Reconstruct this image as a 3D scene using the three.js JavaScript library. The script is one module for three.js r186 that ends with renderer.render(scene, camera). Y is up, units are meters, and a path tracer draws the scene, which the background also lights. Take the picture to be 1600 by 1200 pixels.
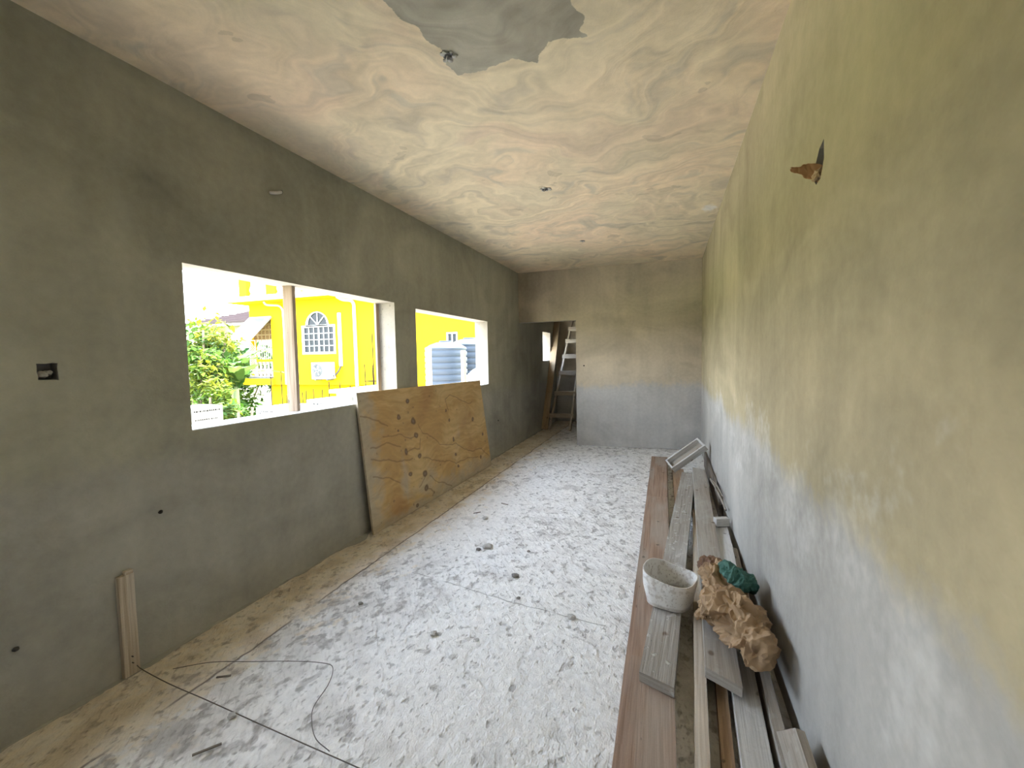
import * as THREE from 'three';
import { RoundedBoxGeometry } from 'three/addons/geometries/RoundedBoxGeometry.js';
import { mergeGeometries, mergeVertices, toCreasedNormals } from 'three/addons/utils/BufferGeometryUtils.js';

/* ------------------------------------------------------------------ camera, sky, sun, exposure */
const scene = new THREE.Scene();
const camera = new THREE.PerspectiveCamera(2 * Math.atan(600 / 700.6) * 180 / Math.PI, 4 / 3, 0.05, 400);
camera.position.set(0, 1.4255, 0);
camera.rotation.set(-0.0598, 0.3372, -0.0183, 'YXZ');
const renderer = new THREE.WebGLRenderer({ antialias: true });
renderer.toneMapping = THREE.LinearToneMapping;
renderer.toneMappingExposure = 6.8;
renderer.shadowMap.enabled = true;
renderer.shadowMap.type = THREE.PCFSoftShadowMap;

const sun = new THREE.DirectionalLight(new THREE.Color().setRGB(1.0, 0.94, 0.84), 7);
sun.target.position.set(-5, 0, -8);
sun.position.set(-5 + 4.5, 34, -8 - 8);
sun.castShadow = true;
sun.shadow.mapSize.set(4096, 4096);
Object.assign(sun.shadow.camera, { left: -32, right: 32, top: 32, bottom: -32, near: 1, far: 90 });
scene.add(sun, sun.target);

/* ------------------------------------------------------------------ noise and textures */
const rng = (s) => () => { s = (s + 0x6d2b79f5) | 0; let t = Math.imul(s ^ (s >>> 15), 1 | s); t = (t + Math.imul(t ^ (t >>> 7), 61 | t)) ^ t; return ((t ^ (t >>> 14)) >>> 0) / 4294967296; };
const PERM = new Uint8Array(512);
{ const r = rng(77), a = [...Array(256).keys()]; for (let i = 255; i > 0; i--) { const j = Math.floor(r() * (i + 1)); [a[i], a[j]] = [a[j], a[i]]; } for (let i = 0; i < 512; i++) PERM[i] = a[i & 255]; }
const GX = new Float32Array(256), GY = new Float32Array(256);
for (let i = 0; i < 256; i++) { GX[i] = Math.cos(i * 2.399963); GY[i] = Math.sin(i * 2.399963); }
function noise(x, y) {           // gradient noise, about -0.7 .. 0.7
  const xi = Math.floor(x), yi = Math.floor(y), fx = x - xi, fy = y - yi, X = xi & 255, Y = yi & 255;
  const u = fx * fx * fx * (fx * (fx * 6 - 15) + 10), v = fy * fy * fy * (fy * (fy * 6 - 15) + 10);
  const a = PERM[X + PERM[Y]], b = PERM[X + 1 + PERM[Y]], c = PERM[X + PERM[Y + 1]], d = PERM[X + 1 + PERM[Y + 1]];
  const n0 = GX[a] * fx + GY[a] * fy, n1 = GX[b] * (fx - 1) + GY[b] * fy, n2 = GX[c] * fx + GY[c] * (fy - 1), n3 = GX[d] * (fx - 1) + GY[d] * (fy - 1);
  const p = n0 + u * (n1 - n0), q = n2 + u * (n3 - n2);
  return p + v * (q - p);
}
function fbm(x, y, o) { let s = 0, a = 1, t = 0; for (let i = 0; i < o; i++) { s += a * noise(x + i * 17.3, y - i * 9.1); t += a; a *= 0.5; x *= 2.03; y *= 2.03; } return s / t * 1.5; }
function noise3(x, y, z) { return (noise(x + z * 0.71, y - z * 0.37) + noise(y + 31.7 + x * 0.43, z + 11.2) + noise(z - 5.3, x + 47.1 - y * 0.51)) * 0.6; }
const clamp = (v, a = 0, b = 1) => v < a ? a : v > b ? b : v;
const step = (a, b, v) => { const t = clamp((v - a) / (b - a)); return t * t * (3 - 2 * t); };
const mixc = (a, b, t) => [a[0] + (b[0] - a[0]) * t, a[1] + (b[1] - a[1]) * t, a[2] + (b[2] - a[2]) * t];
const SRGB = new Uint8Array(4097);
for (let i = 0; i <= 4096; i++) { const c = i / 4096; SRGB[i] = Math.round(255 * (c <= 0.0031308 ? 12.92 * c : 1.055 * Math.pow(c, 1 / 2.4) - 0.055)); }
// fills the two pictures (colour, height) of one surface; fn(x, y) gets metres and returns [r, g, b, height]
function surface(w, h, W, H, fn, x0 = 0, y0 = 0, wrap = THREE.MirroredRepeatWrapping) {
  const c = new Uint8Array(w * h * 4), b = new Uint8Array(w * h * 4);
  for (let j = 0, k = 0; j < h; j++) for (let i = 0; i < w; i++, k += 4) {
    const q = fn(x0 + (i + 0.5) / w * W, y0 + (j + 0.5) / h * H);
    for (let n = 0; n < 3; n++) { c[k + n] = SRGB[Math.round(clamp(q[n]) * 4096)]; b[k + n] = Math.round(clamp(q[3]) * 255); }
    c[k + 3] = b[k + 3] = 255;
  }
  const make = (d, srgb) => {
    const t = new THREE.DataTexture(d, w, h, THREE.RGBAFormat);
    if (srgb) t.colorSpace = THREE.SRGBColorSpace;
    t.magFilter = THREE.LinearFilter; t.minFilter = THREE.LinearMipmapLinearFilter; t.generateMipmaps = true;
    t.wrapS = t.wrapT = wrap; t.repeat.set(1 / W, 1 / H); t.offset.set(-x0 / W, -y0 / H); t.needsUpdate = true;
    return t;
  };
  return { map: make(c, true), bump: make(b, false) };
}
const lin = (r, g, b) => new THREE.Color().setRGB(r, g, b);
const matte = (r, g, b, rough = 0.95, extra = {}) => new THREE.MeshStandardMaterial({ color: lin(r, g, b), roughness: rough, ...extra });

// the sky: pale haze at the horizon, blue overhead, thin cloud everywhere
{
  const w = 1024, h = 512, d = new Float32Array(w * h * 4);
  for (let j = 0; j < h; j++) for (let i = 0; i < w; i++) {
    const el = ((j + 0.5) / h - 0.5) * Math.PI, az = (i + 0.5) / w * 2 * Math.PI, up = Math.max(0, Math.sin(el));
    const dx = Math.cos(el) * Math.cos(az), dz = Math.cos(el) * Math.sin(az), k = 1 / (up + 0.25);
    const cl = step(-0.15, 0.55, fbm(dx * k * 1.3 + 5, dz * k * 1.3 + 9, 5)) * 0.75;
    const t = Math.pow(1 - up, 2.2);
    let c = mixc([1.45, 1.80, 2.40], [2.1, 2.25, 2.4], t);
    c = mixc(c, [2.9, 2.95, 3.0], cl * (0.35 + 0.4 * t));
    if (el < 0) c = mixc(c, [0.55, 0.53, 0.48], clamp(-el * 6));
    const o = (j * w + i) * 4; d[o] = c[0]; d[o + 1] = c[1]; d[o + 2] = c[2]; d[o + 3] = 1;
  }
  const t = new THREE.DataTexture(d, w, h, THREE.RGBAFormat, THREE.FloatType);
  t.mapping = THREE.EquirectangularReflectionMapping; t.magFilter = t.minFilter = THREE.LinearFilter; t.needsUpdate = true;
  scene.background = t;
}

/* ------------------------------------------------------------------ helpers for things */
const taken = {};
function numbered(name) { const n = taken[name] = (taken[name] ?? -1) + 1; return n ? name + '_' + String(n).padStart(3, '0') : name; }
function tag(o, label, category, group, kind) {
  if (label) o.userData.label = label;
  if (category) o.userData.category = category;
  if (group) o.userData.group = group;
  if (kind) o.userData.kind = kind;
  return o;
}
function mesh(name, geo, mat, parent = scene) {
  const m = new THREE.Mesh(geo, mat); m.name = parent === scene ? numbered(name) : name;
  m.castShadow = m.receiveShadow = true; parent.add(m); return m;
}
function group(name, x = 0, y = 0, z = 0) { const g = new THREE.Group(); g.name = numbered(name); g.position.set(x, y, z); scene.add(g); return g; }
const struct = (name, geo, mat, parent) => { const m = mesh(name, geo, mat, parent); m.userData.kind = 'structure'; return m; };
// uv in metres by the way a face points; grain along the longest side
function metric(geo, du = 0, dv = 0) {
  geo.computeBoundingBox();
  const p = geo.attributes.position, n = geo.attributes.normal, s = geo.boundingBox.getSize(new THREE.Vector3()), long = s.x >= s.y && s.x >= s.z ? 0 : s.y >= s.z ? 1 : 2;
  const uv = new Float32Array(p.count * 2), g = (i, a) => a === 0 ? p.getX(i) : a === 1 ? p.getY(i) : p.getZ(i);
  for (let i = 0; i < p.count; i++) {
    const a = Math.abs(n.getX(i)), b = Math.abs(n.getY(i)), c = Math.abs(n.getZ(i)), k = a >= b && a >= c ? 0 : b >= c ? 1 : 2;
    const o = [0, 1, 2].filter((q) => q !== k), u = o.includes(long) ? long : o[0], v = o.find((q) => q !== u);
    uv[2 * i] = g(i, u) + du; uv[2 * i + 1] = g(i, v) + dv;
  }
  geo.setAttribute('uv', new THREE.BufferAttribute(uv, 2)); return geo;
}
const box = (w, h, d, x = 0, y = 0, z = 0, r = 0) => {
  const g = r ? new RoundedBoxGeometry(w, h, d, 2, r) : new THREE.BoxGeometry(w, h, d);
  g.translate(x, y, z); return metric(g, x * 3.7, z * 1.9);
};
const box2 = (x0, x1, y0, y1, z0, z1, r = 0) => box(x1 - x0, y1 - y0, z1 - z0, (x0 + x1) / 2, (y0 + y1) / 2, (z0 + z1) / 2, r);
function shapeOf(pts) { const s = new THREE.Shape(); pts.forEach(([x, y], i) => i ? s.lineTo(x, y) : s.moveTo(x, y)); s.closePath(); return s; }
const rect = (x0, x1, y0, y1) => [[x0, y0], [x1, y0], [x1, y1], [x0, y1]];
function slab(outer, holes, depth, bevel = 0) {
  const s = shapeOf(outer); for (const h of holes) s.holes.push(Array.isArray(h) ? new THREE.Path(h.map(([x, y]) => new THREE.Vector2(x, y))) : h);
  return new THREE.ExtrudeGeometry(s, { depth, bevelEnabled: bevel > 0, bevelSize: bevel, bevelThickness: bevel, bevelSegments: 1, curveSegments: 20 });
}
function tube(pts, r, seg = 40, rad = 6) { return new THREE.TubeGeometry(new THREE.CatmullRomCurve3(pts.map((p) => new THREE.Vector3(...p)), false, 'centripetal'), seg, r, rad); }
function place(o, X, Y, Z, at) { o.matrixAutoUpdate = true; const m = new THREE.Matrix4().makeBasis(X, Y, Z).setPosition(...at); m.decompose(o.position, o.quaternion, o.scale); }
const V = (x, y, z) => new THREE.Vector3(x, y, z);

/* ------------------------------------------------------------------ the room: sizes */
const XL = -2.343, XR = 0.449, H = 2.8, ZB = -7.081, TW = 0.185;       // left wall, right wall, ceiling, partition
const ZR = 1.0, ZF = -9.66;                                            // wall behind the camera, far wall of the little room
const SEAM = 0.95;                                                     // height where the upper coat of plaster meets the lower

/* plaster: two coats that meet in a ragged line, trowel sweeps, pale bloom along the seam */
function plaster(seed, up, low, bloom, dark) {
  return (x, y) => {
    const wx = fbm(x * 0.7 + seed, y * 0.7 - seed, 3), wy = fbm(x * 0.6 - seed, y * 0.8 + seed * 2, 3);
    const sweep = fbm((x + wx * 0.9) * 1.3 + seed, (y + wy * 0.9) * 2.6, 5);
    const cloud = fbm(x * 0.55 + seed * 3, y * 0.6, 4), fine = fbm(x * 24, y * 24 + seed, 3), grain = noise(x * 190, y * 190);
    const streak = fbm(x * 7 + seed, y * 0.8 + wx, 3);
    const edge = SEAM + 0.10 * fbm(x * 1.1 + seed, 3.3, 3) + 0.05 * fbm(x * 6, seed + y * 3, 3);
    let c = mixc(low, up, step(edge - 0.05, edge + 0.09, y + fine * 0.05));
    let k = 1 + sweep * 0.28 + cloud * 0.34 + fine * 0.09 + streak * 0.11 + grain * 0.06;
    const b = step(0.02, 0.75, fbm(x * 2.2 + seed * 5, y * 3.4, 4) + fine * 0.35 + 0.32 - Math.abs(y - edge + 0.06) * 1.7) * bloom;
    c = mixc(c, [0.58, 0.57, 0.53], b * 0.42);
    const s = step(0.30, 0.62, fbm(x * 1.7 - seed * 2, y * 2.2 + seed, 4)) * dark; k *= 1 - s * 0.28;
    return [c[0] * k, c[1] * k, c[2] * k, clamp(0.5 + sweep * 0.25 + fine * 0.16 + grain * 0.10)];
  };
}
const plasterMat = (t, s = 0.006) => new THREE.MeshStandardMaterial({ map: t.map, bumpMap: t.bump, bumpScale: s, roughness: 0.93 });
const UPPER = [0.395, 0.335, 0.205], LOWER = [0.395, 0.38, 0.34];
const texL = surface(2048, 576, 11.2, 2.9, plaster(3.1, [0.375, 0.365, 0.285], [0.37, 0.36, 0.31], 0.2, 0.4), -1.2, 0);
const texR = surface(2048, 640, 11.2, 2.9, plaster(8.4, UPPER, LOWER, 1, 0.5), -1.2, 0);
const texB = surface(1024, 1024, 2.9, 2.9, plaster(15.7, [0.52, 0.445, 0.325], [0.46, 0.445, 0.415], 0.35, 0.5), -2.4, 0);
const matL = plasterMat(texL), matR = plasterMat(texR), matB = plasterMat(texB);
const reveal = surface(512, 512, 2, 2, (x, y) => {
  const f = fbm(x * 9, y * 9, 4), g = noise(x * 120, y * 120), p = step(0.42, 0.5, noise(x * 40 + 7, y * 40)), k = 1 + f * 0.18 + g * 0.08 - p * 0.3;
  return [0.30 * k, 0.265 * k, 0.215 * k, 0.5 + f * 0.3 + g * 0.15 - p * 0.3];
});
const matReveal = plasterMat(reveal, 0.005);

/* walls */
const sx = (z) => -z;                                                  // along a side wall
const W1 = { s0: 1.636, s1: 3.5095, y0: 1.072, y1: 1.937 }, W2 = { s0: 3.8705, s1: 5.711, y0: 1.058, y1: 1.917 }, W3 = { s0: 8.55, s1: 9.14, y0: 1.336, y1: 1.912 }, W4 = { s0: -0.75, s1: 0.25, y0: 1.072, y1: 1.937 };   // the fourth, behind the camera, is an unseen opening added to light the near floor
const ragged = (s0, s1, y0, y1, n, amp, seed) => { const r = rng(seed), o = []; for (const [a, b, c, d] of [[s0, y0, s1, y0], [s1, y0, s1, y1], [s1, y1, s0, y1], [s0, y1, s0, y0]]) for (let i = 0; i < n; i++) o.push([a + (c - a) * i / n + (r() - 0.5) * amp, b + (d - b) * i / n + (r() - 0.5) * amp]); return o; };
const socketHole = ragged(1.047, 1.110, 1.368, 1.436, 4, 0.006, 5);
const wl = struct('wall_left', slab(rect(-1.2, 9.9, -0.2, H + 0.2), [rect(W1.s0, W1.s1, W1.y0, W1.y1), rect(W2.s0, W2.s1, W2.y0, W2.y1), rect(W3.s0, W3.s1, W3.y0, W3.y1), rect(W4.s0, W4.s1, W4.y0, W4.y1), socketHole], TW), [matL, matReveal]);
wl.rotation.y = Math.PI / 2; wl.position.x = XL - TW;
const paperHole = [[1.66, 2.02], [1.666, 2.080], [1.71, 2.068], [1.75, 2.03], [1.765, 1.99], [1.735, 1.965], [1.69, 1.97]];
const wr = struct('wall_right', slab(rect(-1.2, 9.9, -0.2, H + 0.2), [paperHole], 0.2), [matR, matReveal]);
wr.rotation.y = Math.PI / 2; wr.position.x = XR;
const DX = -1.394, DY = 1.99;
const wb = struct('wall_back', slab([[DX, 0], [XR, 0], [XR, H], [XL, H], [XL, DY], [DX, DY]], [], 0.15), [matB, matB]);
wb.position.z = ZB - 0.15;
const far = struct('wall_far', slab(rect(XL - TW, XR + 0.2, -0.2, H + 0.2), [], 0.2), [matB, matB]); far.position.z = ZF - 0.2;
const rear = struct('wall_rear', slab(rect(XL - TW, XR + 0.2, -0.2, H + 0.2), [], 0.2), [matB, matReveal]); rear.position.z = ZR;

/* floor: dusty screed, pits, scratches, a sandy strip along the left wall with its warm shade painted in, cracked at the edge */
const segd = (px, py, ax, ay, bx, by) => { const dx = bx - ax, dy = by - ay, t = clamp(((px - ax) * dx + (py - ay) * dy) / (dx * dx + dy * dy)); return Math.hypot(px - ax - t * dx, py - ay - t * dy); };
const polyd = (px, py, pts) => { let d = 9; for (let i = 1; i < pts.length; i++) d = Math.min(d, segd(px, py, pts[i - 1][0], pts[i - 1][1], pts[i][0], pts[i][1])); return d; };
const crack = [[-1.62, 2.54], [-1.23, 2.467], [-0.862, 2.389], [-0.549, 2.35], [-0.249, 2.304]];
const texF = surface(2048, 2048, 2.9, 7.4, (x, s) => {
  const warp = fbm(x * 1.5, s * 1.5, 3), big = fbm(x * 0.9 + 4, s * 0.8, 4), mid = fbm(x * 5 + warp, s * 5, 4), fine = fbm(x * 26, s * 22, 3), grain = noise(x * 170, s * 150);
  const clump = fbm(x * 13 + warp * 2, s * 10 + 40, 4), dragx = x * 0.8 + s * 0.6, dragy = s * 0.8 - x * 0.6;
  const drag = fbm(dragx * 22, dragy * 4.5 + 9, 4), pits = step(0.20, 0.34, clump + big * 0.30), chips = step(0.16, 0.50, fbm(x * 34 + 3, s * 26, 4) + clump * 0.55 + big * 0.25);
  const crumb = step(0.16, 0.46, fbm(dragx * 52, dragy * 13, 4) + big * 0.35), gouge = step(0.030, 0.006, Math.abs(noise(dragx * 2.1 + warp * 0.6, dragy * 0.5 + 7))) * step(0.05, 0.3, noise(dragx * 1.7 + 3, dragy * 2.3));
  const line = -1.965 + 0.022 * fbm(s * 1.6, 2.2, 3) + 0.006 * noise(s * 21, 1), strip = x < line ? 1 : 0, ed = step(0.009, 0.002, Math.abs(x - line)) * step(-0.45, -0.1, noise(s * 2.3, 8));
  let c = mixc([0.84, 0.825, 0.795], [0.70, 0.68, 0.65], step(-0.1, 0.6, mid + big * 0.7));
  c = mixc(c, [0.80, 0.79, 0.77], step(0.05, 0.4, drag) * 0.6);
  let k = 1 + fine * 0.14 + grain * 0.10 + big * 0.1;
  c = mixc(c, [0.30, 0.28, 0.255], pits * 0.42); c = mixc(c, [0.26, 0.245, 0.22], chips * 0.52); c = mixc(c, [0.38, 0.36, 0.335], crumb * 0.26); c = mixc(c, [0.40, 0.38, 0.35], gouge * 0.22);
  const wet = step(0.40, 0.46, fbm(x * 2.6 + 30, s * 2.2 + 12, 4)); c = mixc(c, [0.45, 0.43, 0.40], wet * 0.35);
  const blot = step(0.10, 0.075, Math.hypot((x + 1.80) * 0.8, s - 1.10) + 0.06 * fbm(x * 14, s * 14, 3)); c = mixc(c, [0.33, 0.31, 0.285], blot * 0.42);
  const sandShade = strip ? 0.62 + 0.38 * step(-0.3, 0.3, mid + fine * 0.6) : step(0.05, 0.5, fbm(x * 7 + 50, s * 5, 4) + fine * 0.5 + 0.25 - (x - line) * 1.6) * 0.7;  // some real sand, plus the warm shade of the wall foot painted as tan
  if (sandShade > 0) { let d = mixc([0.76, 0.67, 0.53], [0.64, 0.555, 0.43], step(-0.2, 0.4, mid)); d = mixc(d, [0.32, 0.265, 0.20], chips * 0.45 + pits * 0.2); c = mixc(c, d, sandShade); }
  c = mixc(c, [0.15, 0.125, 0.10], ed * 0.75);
  const ck = step(0.005, 0.0015, polyd(x + 0.006 * noise(s * 30, x * 30), s + 0.008 * noise(x * 14, 3), crack)) * step(-0.35, 0, noise(x * 6, 4)); c = mixc(c, [0.24, 0.22, 0.2], ck * 0.65);
  return [c[0] * k, c[1] * k, c[2] * k, clamp(0.5 + mid * 0.13 + clump * 0.18 + fine * 0.20 + drag * 0.10 + grain * 0.08 - pits * 0.10 - chips * 0.16 - crumb * 0.12 - gouge * 0.12 - ed * 0.3 - ck * 0.2 + strip * 0.08)];
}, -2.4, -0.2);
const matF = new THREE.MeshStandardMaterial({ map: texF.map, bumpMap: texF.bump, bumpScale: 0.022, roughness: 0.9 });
function sheet(x0, x1, z0, z1, step_, y, thick, up, lift) {            // a thick slab with an uneven face
  const nx = Math.round((x1 - x0) / step_), nz = Math.round((z0 - z1) / step_), g = new THREE.BoxGeometry(x1 - x0, thick, z0 - z1, nx, 1, nz);
  g.translate((x0 + x1) / 2, up ? y - thick / 2 : y + thick / 2, (z0 + z1) / 2);
  const p = g.attributes.position, n = g.attributes.normal, uv = g.attributes.uv;
  for (let i = 0; i < p.count; i++) {
    const x = p.getX(i), z = p.getZ(i);
    if (Math.abs(p.getY(i) - y) < 1e-6) p.setY(i, y + lift(x, -z));
    uv.setXY(i, x, -z);
  }
  const idx = g.index; g.setIndex(idx); g.computeVertexNormals(); return g;
}
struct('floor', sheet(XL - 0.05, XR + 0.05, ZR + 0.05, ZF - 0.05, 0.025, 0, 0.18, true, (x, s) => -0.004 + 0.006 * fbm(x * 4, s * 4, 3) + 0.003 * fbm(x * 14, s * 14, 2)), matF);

/* ceiling: swirling trowel work, one darker skim patch near the camera */
const patch = [[-1.1, 1.3], [-1.03, 1.55], [-1.055, 1.68], [-0.99, 1.80], [-0.945, 1.905], [-0.985, 1.99], [-0.90, 2.06], [-0.83, 2.09], [-0.70, 2.05], [-0.574, 2.075], [-0.46, 1.99], [-0.371, 2.02], [-0.335, 1.88], [-0.36, 1.7], [-0.30, 1.5], [-0.34, 1.3]];
const inside = (x, y, p) => { let r = false; for (let i = 0, j = p.length - 1; i < p.length; j = i++) if ((p[i][1] > y) !== (p[j][1] > y) && x < (p[j][0] - p[i][0]) * (y - p[i][1]) / (p[j][1] - p[i][1]) + p[i][0]) r = !r; return r; };
const texC = surface(1024, 2048, 2.9, 7.4, (x, s) => {
  const wx = fbm(x * 0.9 + 2, s * 0.9, 4), wy = fbm(x * 0.9 - 7, s * 0.9 + 5, 4), a = x + wx * 1.1, b = s + wy * 1.1;
  const swirl = fbm(a * 1.8, b * 4.2, 5), arcs = fbm(a * 1.4 + 11, b * 11, 4), fine = fbm(x * 22, s * 22, 3), grain = noise(x * 170, s * 150), cloud = fbm(x * 0.8 + 20, s * 0.7, 3);
  let c = mixc([0.70, 0.60, 0.42], [0.73, 0.58, 0.405], step(-0.2, 0.4, cloud)); c = mixc(c, [0.56, 0.485, 0.36], step(0.0, 0.5, swirl));
  const mott = fbm(a * 3.1 + 5, b * 3.6, 5);
  let k = 1 + arcs * 0.20 + mott * 0.20 + fine * 0.07 + grain * 0.05 + cloud * 0.12;
  c = mixc(c, [0.72, 0.55, 0.40], step(0.1, 0.55, fbm(a * 1.1 - 8, b * 1.3 + 2, 4)) * 0.5);
  const q = 0.085, px = x + q * fbm(x * 5, s * 5, 5), ps = s + q * fbm(x * 5 + 9, s * 5 - 4, 5);
  if (inside(px, ps, patch)) { const m = fbm(x * 3 + 2, s * 3, 3); c = mixc([0.34, 0.31, 0.245], [0.43, 0.40, 0.32], step(-0.1, 0.35, m)); }
  else if (fbm(x * 2.7 + 60, s * 3.1 + 33, 4) > 0.44) k *= 0.84;
  const white = step(0.085, 0.03, Math.hypot(x - 0.355, (s - 4.72) * 0.6) + 0.04 * fbm(x * 18, s * 18, 3)); c = mixc(c, [0.78, 0.77, 0.76], white * 0.75);
  return [c[0] * k, c[1] * k, c[2] * k, clamp(0.5 + swirl * 0.22 + arcs * 0.22 + fine * 0.1 + grain * 0.04)];
}, -2.4, -0.2);
const matC = new THREE.MeshStandardMaterial({ map: texC.map, bumpMap: texC.bump, bumpScale: 0.010, roughness: 0.93 });
struct('ceiling', sheet(XL - 0.1, XR + 0.1, ZR + 0.1, ZF - 0.1, 0.05, H, 0.2, false, (x, s) => 0.004 * fbm(x * 1.6, s * 1.6, 3)), matC);

/* ragged bead of mortar left along the foot of the left wall */
{
  const pos = [], uv = [], idx = [], n = 420, prof = 7;
  for (let i = 0; i <= n; i++) { const s = 0.2 + i / n * 8.6, h = 0.006 + 0.030 * step(0.05, 0.5, fbm(s * 2.3, 4, 4)) + 0.010 * Math.abs(noise(s * 19, 2)), w = 0.014 + 0.050 * step(0.0, 0.5, fbm(s * 1.9 + 9, 7, 4)) + 0.012 * Math.abs(noise(s * 16, 5)); for (let j = 0; j < prof; j++) { const a = j / (prof - 1), k = 1 + 0.25 * noise(s * 26, a * 3 + 1); pos.push(XL + w * a * k, h * Math.pow(1 - a, 1.7) * k - 0.004, -s); uv.push(s, 0.3 + a * 0.06); } }
  for (let i = 0; i < n; i++) for (let j = 0; j + 1 < prof; j++) { const a = i * prof + j; idx.push(a, a + 1, a + prof, a + 1, a + prof + 1, a + prof); }
  const g = new THREE.BufferGeometry(); g.setAttribute('position', new THREE.Float32BufferAttribute(pos, 3)); g.setAttribute('uv', new THREE.Float32BufferAttribute(uv, 2)); g.setIndex(idx); g.computeVertexNormals(); struct('mortar_bead_left', g, matL);
}
/* cement sills in the seen openings and the added fourth, smooth and pale */
const matSill = plasterMat(surface(256, 256, 1, 1, (x, y) => { const f = fbm(x * 8, y * 8, 4), k = 1 + f * 0.12; return [0.66 * k, 0.65 * k, 0.62 * k, 0.5 + f * 0.4]; }), 0.003);
for (const [n, w] of [[1, W1], [2, W2], [3, W3], [4, W4]]) struct('window_' + n, box2(XL - TW - 0.015, XL - 0.001, w.y0 - 0.03, w.y0 + 0.006, -w.s1 + 0.001, -w.s0 - 0.001, 0.004), matSill);

/* ------------------------------------------------------------------ timber */
function wood(seed, a, b, dirt, dirtAmt, splat = 0) {
  return surface(1024, 256, 2.4, 0.32, (x, y) => {
    const w = fbm(x * 0.7 + seed, y * 5, 3), g1 = fbm(x * 1.6 + seed, (y + w * 0.012) * 75, 4), g2 = fbm(x * 5, y * 230 + seed, 3), big = fbm(x * 1.3 + seed, y * 5 + seed, 4), f = noise(x * 150, y * 240);
    let c = mixc(a, b, step(-0.4, 0.45, g1)); let k = 1 + g2 * 0.22 + f * 0.08;
    c = mixc(c, dirt, clamp(step(-0.25, 0.45, big) * dirtAmt));
    const kx = ((x + seed) % 0.8) - 0.37, ky = y - 0.16 - 0.07 * Math.sin(seed * 3 + Math.floor((x + seed) / 0.8) * 2.2), kd = Math.hypot(kx * 0.7, ky);
    if (kd < 0.017) { c = mixc(c, [0.12, 0.075, 0.045], step(0.017, 0.006, kd) * 0.8); }
    const sp = step(0.18, 0.4, fbm(x * 16 + seed, y * 22, 4) + big * 0.3) * splat; c = mixc(c, [0.52, 0.50, 0.46], sp * 0.8);
    const hole = step(0.47, 0.53, noise(x * 17 + seed, y * 26)); k *= 1 - hole * 0.5;
    return [c[0] * k, c[1] * k, c[2] * k, clamp(0.45 + g1 * 0.2 + g2 * 0.2 + sp * 0.4 - hole * 0.4)];
  }, 0, 0, THREE.RepeatWrapping);
}
const woodMat = (t, s = 0.003) => new THREE.MeshStandardMaterial({ map: t.map, bumpMap: t.bump, bumpScale: s, roughness: 0.88 });
const wRed = woodMat(wood(1.3, [0.35, 0.235, 0.165], [0.25, 0.16, 0.105], [0.37, 0.31, 0.25], 0.75));
const wGrey = woodMat(wood(4.1, [0.36, 0.31, 0.25], [0.26, 0.22, 0.175], [0.42, 0.40, 0.36], 0.6, 0.2));
const wSplat = woodMat(wood(7.7, [0.37, 0.335, 0.285], [0.27, 0.24, 0.20], [0.44, 0.42, 0.385], 0.8, 1), 0.006);
const wPale = woodMat(wood(9.2, [0.58, 0.50, 0.39], [0.42, 0.33, 0.23], [0.62, 0.58, 0.52], 0.5, 0.2));
const wBrown = woodMat(wood(12.9, [0.38, 0.25, 0.14], [0.26, 0.155, 0.085], [0.34, 0.27, 0.2], 0.4));
const wTan = woodMat(wood(29.7, [0.50, 0.37, 0.22], [0.40, 0.285, 0.165], [0.50, 0.41, 0.30], 0.4));
const wDust = woodMat(wood(16.1, [0.54, 0.52, 0.48], [0.42, 0.40, 0.36], [0.62, 0.61, 0.59], 0.7, 0.5));
const wProp = woodMat(wood(23.3, [0.37, 0.275, 0.185], [0.21, 0.14, 0.085], [0.36, 0.31, 0.25], 0.35));
const wDark = woodMat(wood(19.4, [0.20, 0.165, 0.13], [0.13, 0.105, 0.08], [0.25, 0.22, 0.19], 0.4));

let plankSeed = 100;
// a board between the centres of the two ends of its upper face; roll turns it about its length
function board(name, A, B, w, t, mat, label, category, grp, roll = 0, warp = 0.004, skew = 0) {
  const a = V(...A), b = V(...B), L = a.distanceTo(b), r = rng(plankSeed += 7), g0 = new RoundedBoxGeometry(w, t, L, 1, Math.min(0.004, t * 0.2));
  const n = 14, g = new THREE.BoxGeometry(w, t, L, 2, 1, n), p = g.attributes.position, ch = Math.min(0.004, t * 0.18);
  for (let i = 0; i < p.count; i++) {
    const z = p.getZ(i), u = z / L, e = Math.abs(Math.abs(u) - 0.5) < 1e-4;
    let x = p.getX(i), y = p.getY(i);
    y += warp * Math.sin(u * 5 + plankSeed) * (1 + 0.5 * Math.sin(u * 11)); x += warp * 0.7 * Math.sin(u * 4 + plankSeed * 2);
    if (!e) { x *= 1 - 0.02 * (r() * 0 + 0.5 + 0.5 * Math.sin(u * 37 + plankSeed)); }
    p.setXYZ(i, x, y - t / 2, z + (e ? skew * x / w + 0.006 * Math.sin(x * 90 + plankSeed) : 0));
  }
  g.computeVertexNormals(); metric(g, r() * 2, r() * 0.3); g0.dispose();
  const m = mesh(name, g, mat);
  const Z = b.clone().sub(a).normalize(), X = V(0, 1, 0).cross(Z).normalize(), Y = Z.clone().cross(X);
  const X2 = X.clone().multiplyScalar(Math.cos(roll)).addScaledVector(Y, Math.sin(roll)), Y2 = Z.clone().cross(X2);
  place(m, X2, Y2, Z, a.add(b).multiplyScalar(0.5).toArray());
  return tag(m, label, category, grp);
}
const PILE = 'scrap boards piled along the right wall';
board('timber_plank', [-0.118, 0.036, -6.36], [-0.073, 0.036, -0.75], 0.205, 0.034, wRed, 'lowest wide reddish-brown plank, its edge showing along the open floor', 'plank', PILE, 0, 0.001);
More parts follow.
